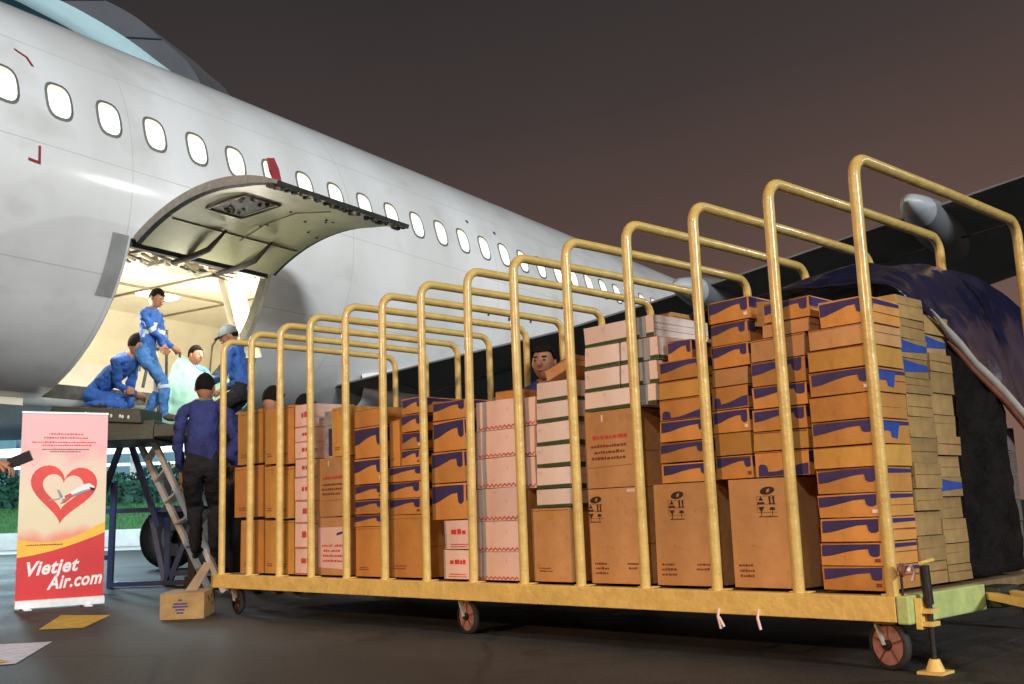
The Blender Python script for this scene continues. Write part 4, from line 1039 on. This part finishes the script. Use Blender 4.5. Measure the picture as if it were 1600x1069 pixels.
def text(parent, s_, size, loc, rot, m, name, shear=0, off=.0, ext=.001, align='LEFT', sx=1):
    c = bpy.data.curves.new(name, 'FONT'); c.body = s_; c.size = size; c.shear = shear; c.offset = off; c.extrude = ext; c.align_x = align; c.space_character = 1.06; c.resolution_u = 3
    t = bpy.data.objects.new(name, c); col.objects.link(t)
    dg = bpy.context.evaluated_depsgraph_get(); me = bpy.data.meshes.new_from_object(t.evaluated_get(dg)); bpy.data.objects.remove(t)
    me.materials.clear(); me.materials.append(M[m])
    o = bpy.data.objects.new(name, me); col.objects.link(o); o.parent = parent; o.location = loc; o.rotation_euler = rot; o.scale = (sx, 1, 1)
    return o
text(SH, 'Vietjet', .150, (.055, -.004, .262), (math.pi/2, R(-4), 0), 'white', 'lettering', .35, .0045, sx=.93)
text(SH, 'Air.com', .145, (.235, -.004, .150), (math.pi/2, R(-4), 0), 'white', 'lettering', .35, .0042, sx=.82)

# ---------------------------------------------------------------- work platform, steps, loader head
ST = empty('work_platform', (-4.1, 11.5, 0)); tag(ST, 'blue framed work platform standing under the open hold', 'platform')
def sp_(p): return (p[0]+4.1, p[1]-11.5, p[2])
b = MB(); b.hexa([sp_(p) for p in [(-5.1, 10.9, 1.60), (-4.13, 11.15, 1.66), (-4.13, 12.1, 1.66), (-5.1, 12.1, 1.60), (-5.1, 10.9, 1.635), (-4.13, 11.15, 1.70), (-4.13, 12.1, 1.70), (-5.1, 12.1, 1.635)]], 'tarp_edge')
b.build('platform_top', ST)
b = MB(); b.box(sp_((-5.1, 11.0, 1.52)), sp_((-4.0, 12.0, 1.598)), 'darksteel'); b.build('platform_frame', ST)
for a_, c_ in (((-4.16, 11.2, 1.62), (-4.75, 11.3, .0)), ((-4.14, 11.2, 1.62), (-3.82, 11.3, .62)), ((-4.3, 11.3, 1.1), (-4.32, 11.3, .0)), ((-3.80, 11.5, 1.2), (-3.78, 11.5, 0)),
               ((-3.45, 11.5, .85), (-3.76, 11.5, .02)), ((-4.0, 11.6, .75), (-3.80, 11.5, .02)), ((-5.1, 11.9, 1.6), (-5.1, 11.9, 0))):
    b = MB(); b.beam(sp_(a_), sp_(c_), .055, .055, 'bluepaint'); b.build('leg', ST)
for a_, c_ in (((-4.6, 11.3, .80), (-3.6, 11.4, .80)), ((-4.33, 11.3, .035), (-2.95, 11.3, .035)), ((-3.78, 11.5, .12), (-3.0, 11.5, .12)), ((-4.75, 11.3, .30), (-4.3, 11.3, .32))):
    b = MB(); b.beam(sp_(a_), sp_(c_), .05, .05, 'bluepaint'); b.build('crossbar', ST)
LD = empty('step_ladder', (-3.0, 10.0, 0)); tag(LD, 'aluminium step ladder leaning up to the work platform', 'ladder')
def lp(p): return (p[0]+3.0, p[1]-10.0, p[2])
ra, rb = (Vector(lp((-3.68, 10.45, 1.63))), Vector(lp((-2.72, 9.9, .0)))), (Vector(lp((-3.86, 10.75, 1.50))), Vector(lp((-2.95, 10.2, .0))))
for a_, c_ in (ra, rb):
    b = MB(); b.beam(a_, c_, .035, .06, 'alu'); b.build('rail', LD)
for k in range(1, 7):
    t = k/7; b = MB(); b.beam(ra[0].lerp(ra[1], t), rb[0].lerp(rb[1], t), .07, .022, 'alu'); b.build('tread', LD)
b = MB(); b.tube([lp((-3.36, 10.3, 1.18)), lp((-3.15, 10.35, 1.36)), lp((-3.02, 10.35, 1.4))], .016, 'alu', 8); b.build('handrail', LD)
LO = empty('cargo_loader', (-3.9, 10.1, 0)); tag(LO, 'dark green cargo loader head pushed against the hold sill', 'loader')
def lq(p): return (p[0]+3.9, p[1]-10.1, p[2])
b = MB(); b.hexa([lq(p) for p in [(-4.40, 9.98, 1.66), (-3.56, 9.98, 1.60), (-3.5, 10.4, 1.60), (-4.35, 10.4, 1.66), (-4.42, 9.98, 1.79), (-3.58, 9.98, 1.735), (-3.5, 10.4, 1.735), (-4.35, 10.4, 1.79)]], 'loader')
for k in range(9):
    x = -4.12+k*.055 + (.03 if k % 3 == 0 else 0); b.sphere(lq((x, 9.972, 1.705-.06*(k/9)*.9)), (.013, .008, .02), 'stud', 8, 6)
b.build('bumper_beam', LO, bevel=.006)
b = MB(); b.box(lq((-4.15, 10.02, 1.44)), lq((-3.45, 10.9, 1.63)), 'loader'); b.box(lq((-3.45, 10.0, 1.46)), lq((-2.75, 10.9, 1.58)), 'loader'); b.build('body', LO, bevel=.01)
b = MB(); b.box(lq((-4.43, 9.99, 1.56)), lq((-4.33, 10.3, 1.76)), 'darksteel'); b.box(lq((-4.5, 10.0, 1.68)), lq((-4.42, 10.2, 1.75)), 'darksteel'); b.build('side_bracket', LO)
for x in (-3.3, -2.85):
    b = MB(); b.beam(lq((x, 10.8, 1.5)), lq((x, 10.8, .1)), .07, .07, 'darksteel'); b.build('leg', LO)
b = MB(); b.box(lq((-3.35, 10.7, .003)), lq((-2.7, 12.2, .12)), 'darksteel'); b.box(lq((-3.05, 10.75, .12)), lq((-2.7, 11.6, 1.1)), 'darksteel'); b.build('chassis', LO)
# mint plastic sheet bundle being pulled into the hold
b = MB(); P = []
top = [(-3.80, 1.98), (-3.72, 2.30), (-3.64, 2.50), (-3.56, 2.43), (-3.44, 2.33), (-3.34, 2.25), (-3.18, 2.20), (-3.0, 2.16)]
for i, (x, z) in enumerate(top):
    P.append([(x + .03*math.sin(q*3+i), 11.25 - .14*math.sin(math.pi*min(1, q*.8)) + .05*math.sin(i*2.1+q*5), 1.66 + (z-1.66)*(1-q)) for q in [k/8 for k in range(9)]])
b.grid(P, 'green_sheet'); b.grid([[(p[0][0], p[0][1], p[0][2]) for p in P], [(p[0][0], p[0][1]+.35, p[0][2]-.08) for p in P], [(p[0][0], p[0][1]+.5, 1.9) for p in P]], 'green_sheet')
o = b.build('plastic_sheet'); tag(o, 'mint green plastic sheet over cargo in the hold doorway', 'plastic sheet')
mm = o.modifiers.new('Subsurf', 'SUBSURF'); mm.levels = 2; mm.render_levels = 2
folds(o, .14, .07)

# ---------------------------------------------------------------- people
def ik(a, c, l1, l2, hint):
    a = Vector(a); c = Vector(c); d = c-a; L_ = min(d.length, (l1+l2)*.995); d.normalize()
    c = a+d*L_
    x = (l1*l1-l2*l2+L_*L_)/(2*L_); h = math.sqrt(max(0, l1*l1-x*x))
    hv = Vector(hint); hv = (hv-d*hv.dot(d)).normalized()
    return a+d*x+hv*h, c
def skinned(verts, edges, radii, root, levels=2):
    me = bpy.data.meshes.new('tmp'); me.from_pydata([tuple(v) for v in verts], edges, []); o = bpy.data.objects.new('tmp', me); col.objects.link(o)
    sk = o.modifiers.new('Skin', 'SKIN'); sk.use_smooth_shade = True
    for i, r_ in enumerate(radii):
        r_ = r_ if isinstance(r_, tuple) else (r_, r_)
        me.skin_vertices[0].data[i].radius = r_; me.skin_vertices[0].data[i].use_root = (i == root)
    s_ = o.modifiers.new('Sub', 'SUBSURF'); s_.levels = levels; s_.render_levels = levels
    dg = bpy.context.evaluated_depsgraph_get(); out = bpy.data.meshes.new_from_object(o.evaluated_get(dg))
    V = [v.co.copy() for v in out.vertices]; F = [tuple(p.vertices) for p in out.polygons]
    bpy.data.objects.remove(o); bpy.data.meshes.remove(out)
    return V, F
def seg_t(p, a, b):
    d = b-a; t = max(0, min(1, (p-a).dot(d)/max(1e-9, d.length_squared))); return (p-(a+d*t)).length, t
def person(label, base, pelvis, fwd, lean, face, hands, feet, H_=1.65, top='coverall', bottom='coverall', cap=None, bands=False, group=None, elbow=None, knee=None, collar=None, side_lean=0, shoe='shoe'):
    """pelvis, hands, feet in world metres; fwd = chest direction on the ground; lean = trunk tilt forward (deg); face = look direction"""
    k = H_/1.65
    root = empty('person', base); tag(root, label, 'person', group)
    P0 = Vector(pelvis); f = Vector((*fwd, 0)).normalized(); lft = Vector((-f.y, f.x, 0)); upv = Vector((0, 0, 1))
    tr = (upv*math.cos(R(lean)) + f*math.sin(R(lean)) + lft*math.sin(R(side_lean))).normalized()
    sp1 = P0 + tr*.17*k; ch = P0 + tr*.36*k + f*.01; nb = P0 + tr*.475*k
    lk = Vector(face).normalized()
    nk = nb + (tr*.6+upv*.5+lk*.15).normalized()*.075*k; hc = nk + (upv*.8+lk*.45+tr*.2).normalized()*.10*k
    fr_ = (tr.cross(lft)).normalized()
    shl = nb + lft*.165*k - tr*.045*k; shr = nb - lft*.165*k - tr*.045*k
    hpl = P0 + lft*.085*k - upv*.05*k; hpr = P0 - lft*.085*k - upv*.05*k
    el = elbow or [(-f*.5 + lft*.6 - upv*.6), (-f*.5 - lft*.6 - upv*.6)]
    kn = knee or [f, f]
    ell, wl = ik(shl, hands[0], .28*k, .25*k, el[0]); elr, wr = ik(shr, hands[1], .28*k, .25*k, el[1])
    knl, al = ik(hpl, feet[0], .41*k, .40*k, kn[0]); knr, ar = ik(hpr, feet[1], .41*k, .40*k, kn[1])
    V = [P0, sp1, ch, nb, nk, shl, ell, wl, shr, elr, wr, hpl, knl, al, hpr, knr, ar]
    Ed = [(0, 1), (1, 2), (2, 3), (3, 4), (3, 5), (5, 6), (6, 7), (3, 8), (8, 9), (9, 10), (0, 11), (11, 12), (12, 13), (0, 14), (14, 15), (15, 16)]
    Rd = [(.135*k, .105*k), (.125*k, .10*k), (.15*k, .11*k), (.10*k, .075*k), .052*k, .062*k, .047*k, .036*k, .062*k, .047*k, .036*k, .092*k, .066*k, .05*k, .092*k, .066*k, .05*k]
    def mid(a, c, t, r_):
        V.append(V[a].lerp(V[c], t)); Rd.append(r_*k); return len(V)-1
    extra = []
    for a, c, t, r_ in ((5, 6, .5, .058), (6, 7, .45, .047), (8, 9, .5, .058), (9, 10, .45, .047), (11, 12, .5, .084), (12, 13, .4, .066), (14, 15, .5, .084), (15, 16, .4, .066)):
        m_ = mid(a, c, t, r_); Ed.remove((a, c)); Ed += [(a, m_), (m_, c)]
    # feet
    for a in (13, 16):
        kne = V[12 if a == 13 else 15]; fd = Vector((f.x, f.y, 0)) + Vector(((V[a]-kne).x*.0, 0, 0)); 
        V.append(V[a] + fd*.06*k - upv*.045*k); Rd.append(.042*k); V.append(V[a] + fd*.16*k - upv*.055*k); Rd.append((.040*k, .028*k)); n_ = len(V)
        Ed += [(a, n_-2), (n_-2, n_-1)]
    sv, sf = skinned(V, Ed, Rd, 0)
    b = MB(); 
    segs = [('top', 0, 1), ('top', 1, 2), ('top', 2, 3), ('skin', 3, 4), ('armL', 5, 6), ('foreL', 6, 7), ('armR', 8, 9), ('foreR', 9, 10), ('bot', 11, 12), ('shin', 12, 13), ('bot', 14, 15), ('shin', 15, 16), ('shoe', len(V)-4, len(V)-3), ('shoe', len(V)-2, len(V)-1), ('top', 3, 5), ('top', 3, 8), ('bot', 0, 11), ('bot', 0, 14)]
    def classify(c):
        best = None
        for n_, i, j in segs:
            d, t = seg_t(c, V[i], V[j])
            if best is None or d < best[0]: best = (d, n_, t)
        d, n_, t = best
        if n_ in ('armL', 'armR'): return 'reflect' if bands and .62 < t < .80 else top
        if n_ in ('foreL', 'foreR'): return 'skin' if t > .93 else top
        if n_ == 'skin': return 'skin' if t > .35 else top
        if n_ == 'shin': return 'reflect' if bands and .12 < t < .26 else bottom
        if n_ == 'top': return top
        if n_ == 'shoe': return shoe
        if n_ == 'bot': return bottom
        return n_
    # cloth folds
    out = []
    for v in sv:
        q = abs(noise.noise(Vector((v.x*8, v.y*8, v.z*13))))*.034 - .008 + noise.noise(v*24)*.005
        out.append(v + Vector((q, q*.6, q*.4)))
    by = {}
    for fc in sf:
        c = sum((sv[i] for i in fc), Vector())/len(fc); by.setdefault(classify(c), []).append(fc)
    base_i = len(b.v); b.v += [tuple(v) for v in out]
    for m_, fl in by.items():
        i_ = b.mi(m_)
        for fc in fl: b.f.append([base_i+x for x in fc]); b.m.append(i_); b.sm.append(True)
    # head: skull, jaw, nose, ears, lips
    hx = lk.cross(upv)
    if hx.length < .1: hx = lft
    hx = hx.normalized(); hz = hx.cross(lk).normalized()
    def hp(x, y, z): return hc + (hx*x + lk*y + hz*z)*k          # x side, y forward, z up
    n_u, n_v = 20, 16; G_ = []
    for i in range(n_v+1):
        t = math.pi*i/n_v; row = []
        for j in range(n_u+1):
            p = 2*math.pi*j/n_u; x, y, z = math.sin(t)*math.sin(p), math.sin(t)*math.cos(p), math.cos(t)
            wx_ = .077*(1 - .24*max(0, -z)**1.2); wy_ = .096*(1-.12*max(0, -z)); zz = z*(.112 if z > 0 else .118)
            yy = y*wy_ + (.012 if z < 0 and y > 0 else 0)*(-z)
            if y > .75 and abs(x) < .35 and -.1 < z < .35: yy -= .006 if abs(x) > .12 else 0
            row.append(hp(x*wx_, yy, zz))
        G_.append(row)
    b.grid(G_, 'skin')
    b.sphere(hp(0, .102, -.012), (.016*k, .020*k, .026*k), 'skin', 8, 6)
    for s_ in (-1, 1):
        b.sphere(hp(s_*.077, -.002, -.004), (.010*k, .018*k, .028*k), 'skin', 8, 6)
        b.sphere(hp(s_*.031, .086, .012), (.013*k, .0065*k, .0055*k), 'eye_white', 8, 5); b.sphere(hp(s_*.031, .0925, .012), (.007*k, .005*k, .007*k), 'eye', 6, 5)
        b.beam(hp(s_*.016, .093, .034), hp(s_*.047, .083, .034), .006*k, .007*k, 'hair')
    b.sphere(hp(0, .092, -.055), (.024*k, .010*k, .008*k), 'heart' if False else 'red_lip', 8, 5)
    # hands: palm, four fingers, thumb
    for (wpt, ept, s_) in ((wl, ell, 1), (wr, elr, -1)):
        d = (wpt-ept).normalized(); sd = d.cross(upv)
        if sd.length < .2: sd = lft.copy()
        sd = sd.normalized(); nn = sd.cross(d).normalized()
        pc = wpt + d*.045*k
        b.tube([wpt-d*.01, wpt+d*.02*k, wpt+d*.05*k, wpt+d*.085*k], [.026*k, .033*k, .038*k, .034*k], 'skin', 10)
        for q, ln in zip((-.027, -.009, .009, .027), (.062, .074, .070, .055)):
            a0 = wpt + d*.075*k + sd*q*k
            b.tube([a0, a0 + d*ln*.45*k, a0 + d*ln*.75*k - nn*.022*k, a0 + d*ln*.85*k - nn*.045*k], [.0095*k, .009*k, .008*k, .006*k], 'skin', 7)
        a0 = wpt + d*.03*k + sd*.032*k*s_
        b.tube([a0, a0+d*.03*k+sd*.022*k*s_-nn*.01, a0+d*.06*k+sd*.018*k*s_-nn*.03*k], [.012*k, .011*k, .008*k], 'skin', 7)
    bd = b.build('body', root)
    bd.location = -root.location
    # hair or cap
    b = MB(); G_ = []
    rg = random.Random(int(P0.x*999))
    for i in range(10):
        t = math.pi*.60*i/9; row = []
        for j in range(25):
            p = 2*math.pi*j/24; x, y, z = math.sin(t)*math.sin(p), math.sin(t)*math.cos(p), math.cos(t)
            lim = 1.0
            zc = z
            if y > .45: zc = max(z, .50+.1*abs(x))
            elif abs(x) > .45 and y > -.35: zc = max(z, .12)
            else: zc = max(z, -.34)
            gs = 1.075 - .07*max(0, (i-5)/4)**2 + .025*rg.random()
            row.append(hp(x*.077*gs, (y if y < .55 or z > .42 else y*.93)*.098*gs - .004, zc*.116*gs+.004))
        G_.append(row)
    b.grid(G_, 'hair')
    hr = b.build('hair', root); hr.location = -root.location
    b = MB(); cp_ = nb + (nk-nb)*.42; ax_ = (nk-nb).normalized(); ex = ax_.cross(f).normalized(); ey = ex.cross(ax_)
    b.tube([cp_ + (ex*math.cos(t)*.064 + ey*math.sin(t)*.060)*k + ax_*.01*math.sin(t*2) for t in [2*math.pi*q/16 for q in range(17)]], .019*k, collar or top, 8)
    cl = b.build('collar', root); cl.location = -root.location
    if cap:
        b = MB(); G_ = []
        for i in range(8):
            t = math.pi*.5*i/7
            G_.append([hp(math.sin(t)*math.sin(p)*.096, math.sin(t)*math.cos(p)*.116, math.cos(t)*.128+.012) for p in [2*math.pi*j/20 for j in range(21)]])
        b.grid(G_, cap); b.grid([[hp(x, .10, .02) for x in (-.06, 0, .06)], [hp(x, .175-abs(x)*.3, .008) for x in (-.06, 0, .06)]], cap)
        c_ = b.build('cap', root); c_.location = -root.location
    return root


# standing loader at the sill, head bent over the sheet he pulls
person('standing worker in blue coverall with pale bands pulling the green sheet', (-3.8, 10.95, 1.70), (-3.88, 10.95, 2.44), (.97, -.25), 9, (.80, -.32, -.52),
       [(-3.64, 10.84, 2.47), (-3.60, 11.0, 2.49)], [(-3.86, 10.95, 1.77), (-3.64, 10.88, 1.77)], H_=1.49, top='coverall', bottom='trouser', bands=True)
# crouching loader at the left of the doorway
person('crouching worker in blue coverall at the left side of the hold doorway', (-4.3, 10.95, 1.80), (-4.40, 10.95, 2.04), (.96, -.20), 50, (.75, .65, -.15),
       [(-3.97, 10.8, 2.02), (-4.02, 11.1, 2.02)], [(-4.44, 10.86, 1.90), (-4.42, 11.12, 1.90)], H_=1.72, top='coverall', bottom='coverall',
       knee=[Vector((1, -.2, -.12)), Vector((1, .1, -.1))])
# worker inside the hold by the net post
person('bare headed worker deep inside the hold beside the net post', (-3.72, 12.1, 1.86), (-3.75, 12.15, 1.98), (.3, -.95), 14, (.85, -.4, -.1),
       [(-3.5, 11.8, 2.1), (-3.86, 11.85, 2.05)], [(-3.65, 11.75, 1.9), (-3.9, 11.75, 1.9)], H_=1.55, top='trouser', bottom='coverall', knee=[Vector((0, -.3, 1)), Vector((0, -.3, 1))])
# capped worker at the right of the doorway
person('worker in blue shirt and grey cap at the right of the hold doorway', (-2.85, 10.8, 1.58), (-2.82, 10.8, 1.98), (-1, .15), 10, (-.95, -.1, -.3),
       [(-3.10, 10.7, 2.05), (-3.08, 10.95, 2.0)], [(-2.78, 10.7, 1.66), (-2.72, 10.88, 1.66)], H_=1.52, top='coverall', bottom='darkcloth', cap='capcloth', knee=[Vector((-1, -.1, .2)), Vector((-1, .1, .2))])
# big man seen from behind at the foot of the steps
person('worker in dark navy jacket seen from behind beside the step ladder', (-2.78, 9.5, .35), (-2.80, 9.42, 1.17), (-.25, .97), 9, (-.15, .95, -.12),
       [(-3.02, 9.55, 1.08), (-2.62, 9.7, 1.15)], [(-2.86, 9.45, .42), (-2.70, 9.5, .42)], H_=1.80, top='navy', bottom='darkcloth', collar='capcloth')
# two heads behind the rear of the load
person('dark haired worker bending behind the far left stack of cartons', (-2.15, 9.3, 0), (-2.24, 9.30, 1.02), (.2, .95), 14, (.3, .9, -.35),
       [(-2.4, 9.6, 1.1), (-2.0, 9.65, 1.1)], [(-2.15, 9.4, .08), (-2.35, 9.4, .08)], H_=1.84, top='navy', bottom='darkcloth')
person('worker behind the slim pink stack with only black hair showing', (-1.86, 9.2, 0), (-1.90, 9.22, .94), (.2, .95), 8, (.2, .95, -.3),
       [(-2.05, 9.5, 1.0), (-1.7, 9.55, 1.0)], [(-1.8, 9.3, .08), (-1.96, 9.3, .08)], H_=1.76, top='greycloth', bottom='darkcloth')
# man looking over the middle of the load
person('dark haired man peering between the hoops over the middle of the load', (.25, 7.25, 0), (.24, 7.3, .97), (-.1, -1), 4, (-.35, -.95, -.02),
       [(.52, 7.05, 1.0), (.0, 7.05, 1.0)], [(.34, 7.3, .08), (.14, 7.3, .08)], H_=1.73, top='navy', bottom='darkcloth')
# arm with a phone reaching in at the left edge
person('person at the left edge holding a black phone towards the banner', (-3.80, 6.6, 0), (-3.80, 6.62, .88), (.95, .3), 4, (.9, .25, -.2),
       [(-3.36, 6.84, 1.05), (-3.75, 6.4, .85)], [(-3.78, 6.7, .08), (-3.82, 6.5, .08)], H_=1.6, top='greycloth', bottom='darkcloth')
b = MB(); b.box((-.035, -.006, -.075), (.035, .006, .075), 'phone')
o = b.build('phone', bevel=.004); o.location = (-3.235, 6.87, 1.075); o.rotation_euler = (0, R(68), R(12)); tag(o, 'black phone held out in front of the banner', 'phone')

# crumpled dark sheet heaped on the second row, below the wing root
b = MB(); P = []
for i in range(19):
    u = 1.45 + 1.65*i/18; row = []
    for j in range(11):
        v = .56 + .62*j/10; e_ = math.sin(math.pi*i/18)**.5*math.sin(math.pi*(j+.5)/11)**.5
        z = 1.10 + .20*e_ + .07*noise.noise(Vector((u*5, v*6, 1)))*e_ + .10*i/18*e_
        row.append(CP(u, v, z))
    P.append(row)
b.grid(P, 'tarp_heap'); o = b.build('plastic_sheet'); tag(o, 'crumpled black plastic sheet heaped behind the purple banded stacks', 'plastic sheet')
o.modifiers.new('Subsurf', 'SUBSURF').render_levels = 2
folds(o, .10, .06)
